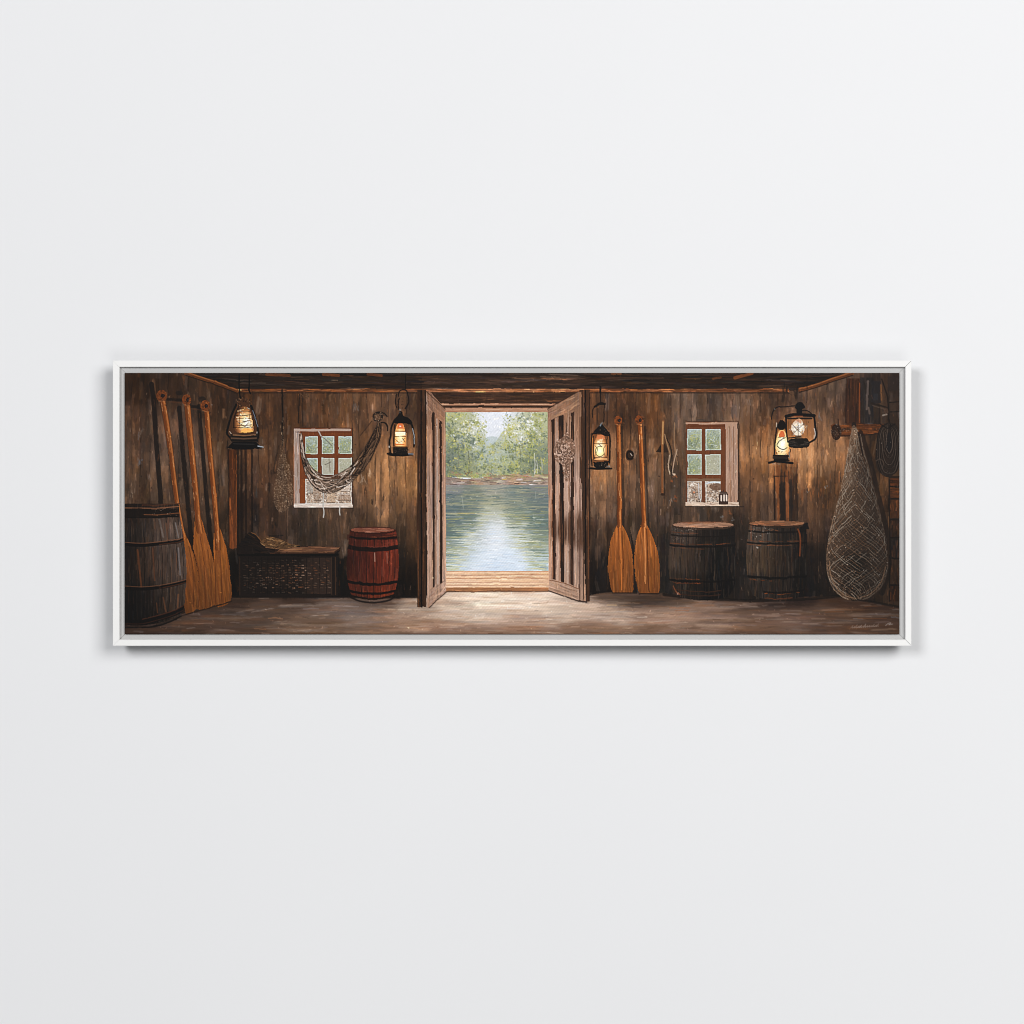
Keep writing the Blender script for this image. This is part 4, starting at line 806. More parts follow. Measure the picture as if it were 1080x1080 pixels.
for (x0, y0, x1, y1, w, c, a_) in [(145, 580, 149, 619, 2, (120, 66, 36), .7), (161, 578, 163, 612, 1.6, (120, 70, 44), .6), (175, 552, 177, 570, 1.6, (112, 72, 50), .6), (168, 548, 172, 566, 2, (120, 106, 98), .6), (188, 578, 190, 606, 1.6, (126, 118, 118), .7), (185, 552, 188, 566, 1.4, (130, 122, 120), .6), (172, 630, 175, 645, 1.6, (110, 68, 44), .7), (188, 627, 187, 643, 1.8, (130, 84, 56), .7), (165, 636, 166, 646, 1.3, (112, 64, 36), .6)]:
    line([(x0, y0), (x1, y1)], w, c, a_, mask=k, hh=.5)
fill(rect(131, 536.5, 188.5, 545.5), (24, 17, 14), .88)
for y, c, a_, x0 in [(532.4, (92, 54, 34), .7, 150), (535.6, (140, 92, 64), .8, 131), (542.6, (140, 84, 52), .7, 152), (545.6, (16, 12, 11), .9, 131)]:
    line([(x0, y), (165, y + .4), (188.6, y - 1.6)], 1.1, c, a_, hh=.5)
speck(full(rect(160, 536, 188, 544)), 40, [(150, 104, 72), (20, 15, 13), (120, 70, 42), (180, 160, 146)], (.4, .9), .7)
for y, sag in [(570.6, 5), (615.6, 6)]:
    pts = [(131, y + sag - 1.5), (150, y + sag - .6), (168, y + sag - 2.2), (184, y + .8), (197, y - 2.6)]
    line(crv(pts), 3.4, (16, 12, 11), .95, mask=k); line(crv([(x, yv - 2.2) for x, yv in pts]), .8, (132, 84, 58), .75, mask=k); line(crv([(x, yv + .8) for x, yv in pts[2:]]), .9, (110, 60, 34), .6, mask=k)
pts = [(131, 656), (150, 656), (170, 651), (185, 646), (196, 640)]
fill(poly(pts + [(196, 665), (131, 665)]), (16, 12, 11), .0)
line(crv(pts), 6, (15, 12, 11), .9, mask=k); line(crv([(x, y - 3) for x, y in pts[1:]]), 1, (110, 58, 34), .6, mask=k); line(crv([(x, y + 1.6) for x, y in pts]), .8, (96, 50, 30), .5, mask=k)
line(crv([(131, 661.6), (160, 661), (178, 656), (191, 649.6)]), 1.6, (14, 11, 10), .9)

BR2 = motif('painted_barrel', 'small red barrel')
k, fx = barrel(BR2, [(369, 559), (366.8, 580), (365.4, 598), (367, 615), (371, 628)], [(417.2, 559), (419.4, 572), (420.4, 590), (420, 606), (418.4, 616), (414.6, 628)], 560, 4.6,
               [(368, 595, (46, 20, 15)), (380, 595, (72, 28, 19)), (392, 595, (80, 30, 20)), (400, 595, (104, 38, 25)), (412, 595, (112, 43, 28)), (419, 595, (98, 36, 22)), (372, 573, (66, 27, 19)), (395, 573, (104, 38, 26)), (414, 573, (118, 46, 32)), (375, 622, (84, 34, 22)), (405, 622, (112, 42, 24)), (395, 565, (62, 24, 18))], 9,
               [.12, .25, .38, .52, .68, .82, .93], [(120, 52, 38), (50, 21, 16), (112, 70, 62), (104, 43, 30)])
fill(rect(366, 563.4, 419, 569), (58, 24, 18), .7)
hoop(k, fx, 566.4, 1.8, 2.4, (18, 12, 11)); hoop(k, fx, 576.6, 3, 4.4, (20, 13, 12)); hoop(k, fx, 613.2, 3, 3, (13, 10, 10)); hoop(k, fx, 623, 3, 2.4, (14, 10, 10)); hoop(k, fx, 628.4, 3.6, 3, (18, 13, 11))
hoop(k, fx, 564.6, 1.8, .9, (178, 92, 56), .75, .4, .98); hoop(k, fx, 574.4, 2.8, .9, (160, 84, 70), .7, .35, .9); hoop(k, fx, 621, 3, .9, (164, 74, 36), .6, .3, .98); hoop(k, fx, 625.6, 3, .9, (170, 78, 34), .7, .2, .98); hoop(k, fx, 571, 2.5, 1, (150, 66, 50), .5, .5, .97)
for (x, y0, y1, c) in [(395, 583, 592, (196, 160, 148)), (408, 583, 594, (168, 116, 106)), (412.5, 584, 606, (150, 70, 52)), (404, 590, 608, (146, 62, 46))]: line([(x, y0), (x + .3, y1)], .9, c, .65, mask=k, hh=.5)
fill(ell(393.2, 559.6, 24.6, 4.0), (56, 24, 17), 1, BR2); fill(ell(392.6, 558.8, 23, 2.7), (124, 72, 57), 1, BR2)
strokes(full(ell(392.6, 558.8, 23, 2.7)), 40, (5, 14), (.5, .9), 0, .04, .14, 5, .8, tint=[(190, 134, 110), (112, 56, 40)], tp=.5)
line([(374, 556.4), (412, 556.2)], .8, (60, 26, 18), .7)
line(crv([(370, 630), (380, 634), (395, 635.4), (410, 633), (416, 629)]), 1.8, (20, 14, 12), .9)

C[of(BR2)] *= np.array((.96, .96, .92), np.float32)

BR3 = motif('painted_barrel', 'dark barrel under the right window')
k, fx = barrel(BR3, [(709, 553), (706.6, 570), (705, 590), (706, 610), (709, 622), (713, 628)], [(774.4, 553), (775.6, 570), (776.4, 590), (775.4, 612), (772, 624), (768, 629)], 553, 4.6,
               [(708, 570, (62, 50, 43)), (715, 590, (70, 55, 44)), (725, 590, (60, 47, 38)), (735, 590, (46, 37, 31)), (745, 585, (30, 25, 22)), (758, 590, (17, 16, 15)), (772, 590, (24, 21, 20)), (712, 612, (48, 38, 31)), (730, 620, (30, 24, 20)), (755, 622, (16, 14, 14)), (720, 562, (66, 54, 47)), (745, 562, (40, 32, 27)), (768, 565, (26, 22, 20))], 8,
               [.08, .18, .28, .4, .53, .66, .8, .92], [(110, 90, 76), (22, 18, 16), (90, 60, 40)])
for y, sag, c, u1, w in [(561, 1.6, (150, 88, 58), .5, 1.2), (564, 1.8, (24, 18, 15), 1, 1.6), (572.6, 1.6, (150, 78, 44), .92, 1.2), (574.8, 1.8, (18, 14, 13), 1, 2), (577, 1.6, (150, 80, 46), .52, 1.2), (609, 2, (150, 78, 40), .45, 1.1), (611.4, 2.2, (16, 13, 12), 1, 2.2), (613.4, 2, (150, 74, 38), .5, 1.1), (621, 3, (62, 38, 26), .8, 1), (625, 3.4, (60, 36, 24), .8, 1.1)]:
    hoop(k, fx, y, sag, w, c, .85, 0, u1)
fill(ell(741.6, 554.6, 33, 4.4), (58, 42, 33), 1, BR3); fill(ell(741.6, 553.4, 32, 3.2), (146, 108, 86), 1, BR3)
strokes(full(ell(741.6, 553.4, 32, 3.2)), 60, (6, 16), (.5, .9), 0, .05, .16, 5, .8, tint=[(190, 156, 132), (100, 66, 48), (150, 84, 50)], tp=.5)
line([(714, 550.6), (768, 550.4)], .8, (112, 62, 38), .7)
speck(full(rect(709, 555, 735, 560)), 44, [(150, 136, 124), (34, 26, 22), (118, 100, 88)], (.5, 1), .75); speck(full(rect(707, 565, 722, 571)), 36, [(120, 104, 94), (44, 34, 28)], (.5, 1), .7)
fill(rect(740, 558, 775, 571), (24, 20, 18), .55)
line(crv([(710, 618), (713, 624), (717, 627)]), 1.2, (140, 76, 46), .7); dab(X(714.6), Y(626), 0, 2, 2, (176, 130, 110), .85, None, .6)

BR4 = motif('painted_barrel', 'dark barrel with a rust drip, right of the pair')
k, fx = barrel(BR4, [(791, 552), (788.6, 565), (787, 585), (788, 605), (791, 620), (794, 628)], [(850, 552), (850.8, 565), (851.6, 585), (851, 610), (848, 624), (845, 629)], 552, 4.6,
               [(790, 570, (70, 58, 50)), (798, 590, (74, 58, 45)), (808, 590, (70, 54, 40)), (820, 590, (48, 37, 29)), (832, 590, (34, 28, 24)), (846, 590, (24, 20, 18)), (800, 618, (46, 38, 33)), (825, 618, (40, 32, 27)), (846, 618, (20, 17, 15)), (800, 565, (72, 60, 52)), (830, 565, (34, 28, 24)), (847, 565, (24, 20, 18))], 8,
               [.1, .22, .34, .47, .6, .73, .86], [(112, 94, 80), (22, 18, 16), (100, 60, 36)])
for y, sag, c, u1, w in [(557.6, 1.6, (140, 80, 50), .5, 1), (559.8, 1.6, (22, 17, 15), 1, 2), (569.8, 1.4, (150, 82, 48), .86, 1.2), (572, 1.4, (18, 14, 12), 1, 1.6), (573.6, 1.6, (160, 92, 56), .74, 1.4), (607.6, 2, (14, 12, 11), 1, 2.6), (610.4, 2.2, (172, 86, 36), .4, 1.2), (622, 3, (18, 14, 13), 1, 2), (623.6, 3, (168, 84, 38), .9, 1.1), (628, 3.4, (100, 54, 30), .8, 1)]:
    hoop(k, fx, y, sag, w, c, .85, 0 if y < 615 else .25, u1)
fill(ell(820.6, 553, 31, 3.8), (50, 36, 28), 1, BR4); fill(ell(819.6, 552, 29.4, 2.8), (124, 84, 60), 1, BR4)
strokes(full(ell(819.6, 552, 29.4, 2.8)), 50, (6, 16), (.5, .9), 0, .05, .18, 5, .8, tint=[(176, 128, 96), (84, 52, 36), (150, 80, 44)], tp=.5)
fill(poly([(847, 552), (852, 551), (853.4, 558), (847, 559)]), (22, 20, 20), .95)
speck(full(rect(790, 554, 812, 569)), 70, [(136, 122, 112), (40, 32, 27), (104, 88, 76), (180, 172, 164)], (.5, 1), .7)
line(crv([(841.4, 558), (843.6, 564), (844, 574), (843.4, 586)]), 1.6, (124, 62, 32), .8, hh=.5); dab(X(798.6), Y(577.4), .6, 2.6, 1.6, (180, 172, 164), .8, None, .6); line([(792, 553), (792.2, 570)], 1, (128, 74, 48), .6)

# post behind that barrel, amber boards
for (x0, x1, c) in [(816, 818, (60, 34, 20)), (818, 822, (124, 66, 30)), (822, 829, (34, 25, 21)), (829, 832, (142, 74, 34)), (832, 836, (36, 28, 25)), (836, 841, (54, 34, 22))]:
    for j in range(16): dab(X(rng.uniform(x0, x1)), Y(rng.uniform(503, 547)), V, rng.uniform(14, 34), (x1 - x0) * S * .22, c, .75, of(I_WALL), .4)
for j in range(34): dab(X(rng.uniform(814, 842)), Y(rng.uniform(486, 506)), V, rng.uniform(8, 18), 1.4, [(126, 66, 28), (96, 50, 24), (140, 78, 36)][j % 3], .6, of(I_WALL), .4)
line([(816.4, 502), (816.6, 548)], 1.2, (22, 17, 15), .8, mask=of(I_WALL)); line([(840.6, 490), (840.8, 548)], 1.1, (34, 24, 19), .8, mask=of(I_WALL)); line([(816, 502.4), (830, 502)], 1.2, (34, 22, 16), .7, mask=of(I_WALL))

# ---- wicker chest ---------------------------------------------------------
I_CHEST = motif('painted_wicker_chest')
ch = poly([(250.5, 576), (262, 561.6), (268, 562), (279, 573), (300, 575), (330, 575.8), (359, 577), (358, 582), (356.6, 584), (356.6, 628), (330, 630), (252, 629)])
fill(ch, (26, 19, 16), 1, I_CHEST); grad(poly([(256, 588), (350, 588), (350, 626), (256, 626)]), [(262, 606, (26, 19, 16)), (300, 606, (40, 28, 22)), (335, 606, (46, 33, 27)), (300, 624, (20, 15, 13)), (300, 589, (20, 15, 13))], 14, None); cm = full(ch)
strokes(full(poly([(251, 575), (262, 561.6), (279, 573), (300, 576), (300, 584), (251, 584)])), 70, (5, 16), (.6, 1.4), .25, .3, .3, 4, .7, tint=[(52, 34, 24), (12, 10, 9)], tp=.4)
fill(poly([(296, 578), (330, 576), (359, 577), (352, 582.6), (292, 582.6)]), (92, 60, 42), 1); strokes(full(poly([(290, 578), (330, 576), (359, 577), (352, 582.6), (290, 582.6)])), 80, (6, 18), (.5, 1), 0, .04, .18, 5, .75, tint=[(156, 112, 80), (66, 42, 28)], tp=.4)
line([(285, 583.4), (352, 583.2), (358.6, 579)], 1.2, (58, 36, 24), .9); line([(280, 577), (300, 580), (318, 579)], .8, (150, 104, 68), .7)
line(crv([(265, 561.4), (270, 564), (275, 570), (279, 573.4)]), 1.0, (120, 78, 44), .8)
for yv in np.arange(591, 627, 2.6):                                  # weave: short lit canes between dark uprights
    for xv in np.arange(258, 349, 3.4):
        if rng.random() < .62:
            f = .5 + .5 * min(1, max(0, (xv - 258) / 60)); f *= rng.uniform(.5, 1.35) * (1.0 if 596 < yv < 622 else .5)
            dab(X(xv + rng.normal(0, .6)), Y(yv + rng.normal(0, .4)), rng.normal(0, .12), rng.uniform(2, 4), rng.uniform(.8, 1.4), np.array([(112, 80, 60), (98, 60, 38), (118, 95, 80), (84, 62, 48)][rng.integers(0, 4)]) * f + 12 * (1 - f), .85, cm, .7)
speck(cm & (yy_ > Y(594)) & (yy_ < Y(624)), 16, [(170, 150, 134), (150, 90, 50)], (.4, .7), .7)
for xv in np.arange(262, 350, 6.8): line([(xv, 588), (xv + rng.normal(0, .5), 626)], .7, (14, 11, 10), .6, mask=cm)
for xv, c in [(252.6, (46, 30, 20)), (349.5, (54, 38, 28)), (353.6, (66, 44, 30)), (356, (24, 18, 15))]: line([(xv, 588), (xv + .2, 627)], 1.2, c, .7)
line([(252, 585.4), (356, 585.4)], 2.4, (13, 11, 10), .9)
I_STRAW = motif('painted_straw')
stw = poly(crv([(274, 572), (279, 567), (284, 565.6), (293, 568), (301, 571), (308, 574), (316, 574.8), (304, 578), (294, 579), (284, 577), (277, 575), (274, 572)], 3))
fill(stw, (94, 66, 42), .85, I_STRAW); stm = full(stw)
for j in range(120):
    dab(X(rng.uniform(274, 314)), Y(rng.uniform(565, 580)), rng.uniform(-.7, .7), rng.uniform(2, 6), .6, [(150, 108, 68), (60, 38, 22), (124, 84, 48), (176, 136, 94), (30, 21, 15)][j % 5], .8, stm, .7)
line([(284, 565.4), (298, 564.6)], 1.5, (26, 20, 17), .8)

# ---- right-hand paddles, small tools --------------------------------------
PD4 = motif('painted_paddle', 'left of the two upright paddles by the door'); PD5 = motif('painted_paddle', 'right of the two upright paddles by the door')
for pts in [[(656, 450), (657, 500), (657.4, 560)], [(680, 450), (681.6, 500), (684, 556)]]: line(pts, 2.2, (30, 21, 17), .6, mask=of(I_WALL))
fill(poly([(664, 556), (668, 572), (671, 600), (668, 626), (672, 626)]), (24, 19, 17), .8)
paddle(PD4, (652, 443.4), (4.2, 4.8), [(652.2, 448), (652.8, 480), (653.2, 510), (653.2, 535), (653.4, 556)], 4.6, 5, crv([(651, 553), (646, 565), (642.4, 580), (641.2, 598), (643, 612), (646, 624), (656, 624.6), (667, 624.4), (668, 606), (667, 586), (663, 568), (656.4, 554), (653, 552)], 4))
paddle(PD5, (674.2, 442.8), (4.4, 4.8), [(674.8, 448), (676.2, 475), (677.4, 505), (678.2, 530), (679.6, 556)], 4.8, 5.2, crv([(676.6, 553), (672, 566), (669.4, 582), (669.2, 600), (671.4, 614), (674.6, 625.4), (684, 625.4), (694.6, 625), (695.8, 606), (694, 584), (689, 568), (682.4, 554), (679, 552)], 4))
for pts, c, w in [([(653.6, 556), (654.6, 580), (655.6, 622)], (200, 112, 48), 1.2), ([(656, 560), (657, 590), (657, 622)], (94, 46, 18), 1.0), ([(652, 558), (652.4, 590)], (110, 56, 22), .7), ([(679.4, 556), (680.4, 582), (680.6, 615)], (206, 132, 76), 1.2), ([(682, 558), (683, 590), (684, 624)], (86, 42, 18), 1.2), ([(690, 580), (690.4, 620)], (110, 54, 22), .7)]: line(pts, w, c, .75, hh=.5)
line([(646, 625.2), (668, 625.2)], 1.3, (32, 21, 15), .8); line([(674, 626), (695, 625.8)], 1.3, (32, 21, 15), .8)
I_RING = motif('painted_mooring_ring')
fill(ell(664, 480, 4.6, 5.6), (44, 28, 19), .9, I_RING); line([(664.4 + 3.2 * math.cos(t), 480 + 4 * math.sin(t)) for t in np.linspace(0, 6.3, 18)], 1.2, (18, 14, 12), .95); line(crv([(661.6, 473), (659.6, 478), (660, 486), (662, 489)]), 1.1, (150, 98, 58), .7); line([(665, 478.4), (666.4, 480.4)], .9, (170, 158, 146), .8)
I_TOOL = motif('painted_hanging_tool')
line(crv([(699.2, 444.5), (698.8, 456), (698.4, 470), (698.4, 500), (698.6, 521)]), 2.6, (134, 84, 48), .95, I_TOOL, hh=.6, w2=2.0); line([(699.2, 445), (698.8, 468)], 1.2, (182, 140, 92), .8); line([(698, 480), (698.2, 520)], .8, (92, 48, 26), .8); line([(700.2, 470), (700.6, 521)], 1, (32, 22, 17), .7)
fill(poly([(697.6, 468), (691.6, 476.6), (697.4, 477)]), (32, 23, 18), .9, I_TOOL); fill(poly([(700, 466), (705, 477), (700, 477.4)]), (44, 31, 24), .8, I_TOOL)
fill(rect(697, 519.4, 700.6, 522), (40, 24, 17), .9)
I_FLOATS = motif('painted_frayed_cord')
for pts, c, w in [([(701, 458), (704, 470), (707, 480), (708, 490)], (146, 112, 82), 1.1), ([(703, 462), (708, 476), (706, 496)], (32, 24, 19), 1.1), ([(711.4, 446), (711, 462), (712, 474), (714, 480)], (140, 106, 78), 1.2), ([(714, 474), (711, 486), (709, 498)], (176, 148, 124), .9), ([(706, 480), (705, 492), (706.4, 500)], (184, 158, 134), .9), ([(709, 480), (708, 500)], (40, 28, 22), 1.1), ([(713, 482), (714.6, 490)], (130, 98, 72), .8)]: line(crv(pts), w, c, .8, I_FLOATS, hh=.6)
clump(708, 482, 3.4, 9, 40, [(96, 74, 56)], (.5, 1), .5, of(I_WALL)); clump(709, 486, 3, 8, 26, [(44, 32, 25)], (.5, 1), .6, of(I_WALL))
for (x, y, c) in [(710, 502, (150, 80, 38)), (709, 507, (130, 64, 28)), (712, 524, (128, 62, 28)), (711, 500, (196, 170, 146)), (713, 528, (110, 56, 28)), (770, 542, (130, 72, 38)), (763, 545, (96, 92, 90)), (772, 547, (90, 90, 92))]:
    for j in range(4): dab(X(x + rng.normal(0, 1)), Y(y + rng.normal(0, 1.2)), rng.uniform(0, 3), 2.6, 1.4, c, .7, None, .5)

# ---- big net and rope coil on the right -----------------------------------
I_NET_C = motif('painted_fishing_net', 'large brown fishing net hanging from the peg rail at the right')
nl = crv([(899, 449), (897.4, 458), (895.4, 470), (892.6, 485), (889.6, 502), (885, 522), (879, 545), (874, 566), (871.4, 590), (873.4, 608), (879, 621), (889, 630), (900, 633.6)], 6)
nr = crv([(902, 449), (906, 458), (909, 468), (914, 485), (918, 502), (923.4, 522), (929, 545), (933.6, 566), (936.4, 590), (935, 606), (928, 621), (915, 631), (902, 633.6)], 6)
line(crv([(908, 456), (918, 488), (928, 530), (936, 566), (937, 600), (930, 625)]), 5, (28, 20, 17), .7, w2=6)
nb = poly(nl + nr[::-1]); sy, sx, k_ = nb
C[sy, sx][k_] = C[sy, sx][k_] * .25
grad(nb, [(899, 455, (150, 120, 96)), (898, 475, (116, 90, 70)), (910, 480, (52, 41, 35)), (893, 500, (112, 88, 70)), (915, 500, (56, 45, 39)), (887, 530, (94, 72, 56)), (905, 530, (80, 61, 48)), (922, 530, (54, 43, 36)), (878, 565, (80, 61, 48)), (900, 565, (60, 46, 37)), (925, 565, (52, 41, 34)), (875, 600, (68, 52, 41)), (900, 600, (36, 29, 24)), (930, 600, (50, 40, 33)), (900, 628, (38, 29, 23))], 12, I_NET_C, a=.92)
nm = full(nb)
ylv = np.array([b for a, b in nl]); xlv = np.array([a for a, b in nl]); yrv = np.array([b for a, b in nr]); xrv = np.array([a for a, b in nr])
def nx(y, u): return np.interp(y, ylv, xlv) + (np.interp(y, yrv, xrv) - np.interp(y, ylv, xlv)) * (.5 - .5 * math.cos(math.pi * min(1, max(0, u))))
N = 19
for d in (1, -1):
    for j in range(-N * 3, N * 2 + 4):
        pts = []; ph = rng.normal(0, .12)
        for s in np.linspace(0, 1, 60):
            y = 452 + 180 * s
            u = (j + ph) / N + d * (s ** 1.25) * 2.2
            if d < 0: u = (j + ph) / N - (s ** 1.25) * 2.2 + 2.2
            if 0 <= u <= 1: pts.append((nx(y, u) + rng.normal(0, .35) + .8 * math.sin(y * .11 + j), y + rng.normal(0, .3)))
        if len(pts) > 2:
            n = len(pts)
            for q in range(0, n - 1, 3):
                seg = pts[q:q + 4]
                x, y = seg[0]; lit = max(0.2, 1 - (x - nx(y, 0)) / max(4, (nx(y, 1) - nx(y, 0))) * .75) * (1.0 if y < 585 else .78)
                c = np.array([(170, 144, 122), (150, 112, 84), (192, 172, 152), (124, 88, 62), (104, 80, 64)][rng.integers(0, 5)]) * (0.46 + .42 * lit)
                if rng.random() < .93: line([(x_ + rng.normal(0, .35), y_) for x_, y_ in seg], rng.uniform(.45, .85), c, rng.uniform(.35, .9), mask=nm, hh=.7)
speck(nm, 300, [(34, 26, 22), (44, 33, 26), (70, 50, 36)], (.8, 1.4), .6)
for q in range(170):
    y = rng.uniform(470, 628); u = rng.random(); x = nx(y, u)
    clump(x, y, .3, .4, 2, [(168, 146, 126), (146, 120, 98), (124, 94, 72)] if u < .6 else [(110, 92, 78), (90, 71, 58)], (.5, .8), .8, nm)
speck(nm & (xx_ < X(905)), 150, [(206, 186, 166), (168, 132, 102), (150, 92, 56)], (.4, .8), .8); speck(nm & (xx_ >= X(905)), 90, [(150, 130, 114), (120, 88, 66), (190, 184, 180)], (.35, .7), .75)
[line(q_[k:k + 4], .8, c_, rng.uniform(.1, .55), hh=.5) for q_, c_ in ((nl, (150, 120, 96)), (nr, (80, 62, 51))) for k in range(0, len(nl) - 4, 3)]
line(crv([(874, 590), (876, 606), (882, 619), (892, 628), (902, 631)]), 1.2, (140, 108, 82), .6, mask=nm); line(crv([(934, 598), (929, 614), (918, 626), (905, 631)]), 1.2, (124, 94, 72), .6, mask=nm)
fill(ell(900.4, 448.4, 2.6, 3.4), (36, 27, 23), .95); fill(poly(crv([(898.4, 450), (901, 449), (904.6, 454), (905, 461), (901, 464), (897.6, 460), (898.4, 450)], 3)), (136, 108, 86), .6)
speck(full(ell(901.5, 457, 4, 6)), 26, [(206, 180, 156), (70, 50, 38), (140, 100, 74)], (.5, 1), .8); line([(905, 456), (907, 466), (910, 480)], 1.6, (38, 28, 24), .9); line([(907.6, 458), (909.6, 470)], .7, (140, 120, 104), .7)
for j in range(22):
    y = rng.uniform(560, 600); dab(X(rng.uniform(852, 858)), Y(y), V, 8, 1.5, (20, 16, 15), .3, of(I_WALL), .1)
I_COIL = motif('painted_rope_coil')
cp = poly(crv([(930, 448), (938, 445.6), (946, 449), (949, 462), (949, 486), (946, 497), (937, 503), (928, 499), (923.6, 488), (924, 470), (926, 456), (930, 448)], 4))
fill(cp, (44, 34, 29), .92, I_COIL); km = full(cp)
for j, (w_, t_, b_) in enumerate([(3.4, 452, 478), (5.2, 450.5, 483), (7, 449, 490), (8.8, 448, 494), (10.6, 447.4, 499), (12.4, 447, 502)]):
    cx_ = 937.4
    pts = crv([(cx_ - 1.5, t_), (cx_ - w_ * .8, t_ + 8), (cx_ - w_, (t_ + b_) / 2 + 6), (cx_ - w_ * .6, b_ - 3), (cx_, b_), (cx_ + w_ * .6, b_ - 3), (cx_ + w_, (t_ + b_) / 2 + 4), (cx_ + w_ * .8, t_ + 8), (cx_ + 1.5, t_)], 5)
    line(pts, 1.5, (26, 21, 19), .9, mask=km); line([(x + .4, y) for x, y in pts], .7, [(122, 102, 88), (88, 70, 58), (104, 86, 73), (74, 58, 47), (106, 88, 75), (68, 54, 45)][j], .7, mask=km, hh=.7)
fill(poly([(936, 456), (939, 456), (940.6, 472), (937.6, 478), (934.4, 472)]), (30, 27, 28), .8)
speck(km, 60, [(176, 158, 142), (20, 16, 15), (90, 66, 50)], (.35, .7), .7)
line(crv([(924, 486), (928, 484), (932, 488), (930, 494)]), .8, (96, 78, 66), .6); line([(928, 447), (936, 452), (944, 447)], 1.2, (28, 22, 19), .9)

# ---- the whole picture is worked over once more with a small brush ---------
def blur(a, r):
    for ax in (0, 1):
        p = np.cumsum(np.pad(a, [(r + 1, r) if i == ax else (0, 0) for i in range(a.ndim)], mode='edge'), axis=ax, dtype=np.float64)
        n_ = a.shape[ax]
        a = (np.take(p, np.arange(2 * r + 1, n_ + 2 * r + 1), axis=ax) - np.take(p, np.arange(0, n_), axis=ax)) / (2 * r + 1)
    return a


wob_x = 0.35 * noise2(9, 16, 11) + 0.14 * noise2(4, 6, 12); wob_y = 0.35 * noise2(16, 9, 13) + 0.14 * noise2(6, 4, 14)
sx_ = np.clip(np.rint(xx_ + wob_x), 0, W - 1).astype(int); sy_ = np.clip(np.rint(yy_ + wob_y), 0, H - 1).astype(int)
C = C[sy_, sx_]; ID = ID[sy_, sx_]; HT = HT[sy_, sx_]
ORIG = C.copy()
SOFT = blur(C.astype(np.float64), 1).astype(np.float32)
L_ = blur(SOFT.mean(axis=2).astype(np.float64), 2); gy_, gx_ = np.gradient(L_)
gx2, gy2, gxy = blur(gx_ * gx_, 3), blur(gy_ * gy_, 3), blur(gx_ * gy_, 3)
FLOW = 0.5 * np.arctan2(2 * gxy, gx2 - gy2) + V; STR = np.sqrt(gx2 + gy2)
C += (SOFT - C) * 0.45
BASE = C.copy()
horiz = (I_FLOOR, I_WATER, I_DECK, I_BEAM, I_EDGE, I_CEIL, I_SHORE)
for k in range(30000):
    i, j = int(rng.integers(0, H)), int(rng.integers(0, W)); idk = ID[i, j]
    if idk == I_FLOOR and rng.random() < .6: continue
    ang = FLOW[i, j] if STR[i, j] > 3.0 else (0.0 if idk in horiz else (rng.uniform(0, 3.1) if idk in (I_TREES, I_SKY) else V))
    c = SOFT[i, j] * math.exp(rng.normal(0, .15)) + rng.normal(0, 4) * WARM
    dab(j, i, ang + rng.normal(0, .16), rng.uniform(3, 9), rng.uniform(.8, 2.3 if idk == I_WALL else 1.6), np.clip(c, 3, 250), rng.uniform(.3, .75), None, .45)
C += (BASE - C) * 0.25
KEEP = np.full(len(MOTIFS), 0.25, np.float32)
for k in (L1, L2, L3, L4, L5, I_SLAMP): KEEP[k] = 0.9
for k in (I_NET_A, I_NET_B, I_NET_C, I_BUNDLE, I_COIL, I_CHEST, I_STRAW, I_HOOK, I_STRING, I_STRING2, I_FLOATS, I_TOOL, I_RING): KEEP[k] = 0.85
KEEP[I_NET_A] = 0.4; KEEP[I_BUNDLE] = 0.6; KEEP[I_COIL] = 0.6
for k in (PD1, PD2, PD3, PD4, PD5): KEEP[k] = 0.75
for k in (BR1, BR2, BR3, BR4, I_DOOR_A, I_DOOR_B, I_EDGE, I_FRAME): KEEP[k] = 0.45
for k in (I_WIN_A, I_WIN_B, I_SHORE): KEEP[k] = 0.75
for k in (I_TREES, I_SKY, I_WATER): KEEP[k] = 0.5
C += (ORIG - C) * KEEP[ID][..., None]
C += np.clip((C - blur(C.astype(np.float64), 2)) * np.where(of(I_FLOOR), .25, np.where(of(I_WALL), .6, .75))[..., None], -30, 40).astype(np.float32)          # crisp, knife-edged paint
np.clip(C, 3, 252, out=C)

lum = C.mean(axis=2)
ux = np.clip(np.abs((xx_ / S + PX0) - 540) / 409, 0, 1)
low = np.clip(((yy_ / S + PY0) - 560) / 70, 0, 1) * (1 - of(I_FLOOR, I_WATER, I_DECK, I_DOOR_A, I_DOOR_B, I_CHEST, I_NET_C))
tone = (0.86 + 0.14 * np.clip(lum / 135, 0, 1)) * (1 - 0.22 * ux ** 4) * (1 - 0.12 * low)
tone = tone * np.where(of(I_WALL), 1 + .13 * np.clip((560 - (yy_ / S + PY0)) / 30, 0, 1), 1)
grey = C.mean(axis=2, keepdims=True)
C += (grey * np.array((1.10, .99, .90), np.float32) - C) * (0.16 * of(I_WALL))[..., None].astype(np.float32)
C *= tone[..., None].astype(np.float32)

# ---- last accents over everything -----------------------------------------
vert = of(I_WALL) & (yy_ > Y(414))
strokes(vert & (C.mean(axis=2) > 45), 900, (3, 12), (.5, 1.1), V, .1, .2, 5, .6, tint=[(160, 132, 112), (140, 112, 92), (34, 23, 18), (128, 74, 40), (118, 104, 96)], tp=.45)
strokes(vert, 1500, (2, 9), (.4, .8), V, .15, .28, 6, .6, tint=[(188, 150, 120), (24, 17, 14), (156, 86, 42)], tp=.3)
for k in range(700):                                                  # small bright ticks of thick paint
    i, j = int(rng.integers(0, H)), int(rng.integers(0, W)); c = C[i, j]
    dab(j, i, V if ID[i, j] == I_WALL else rng.uniform(0, 3.1), rng.uniform(1, 3), rng.uniform(.5, .8), np.clip(c * rng.uniform(1.25, 1.9) + 8, 0, 250), .6, None, .8)
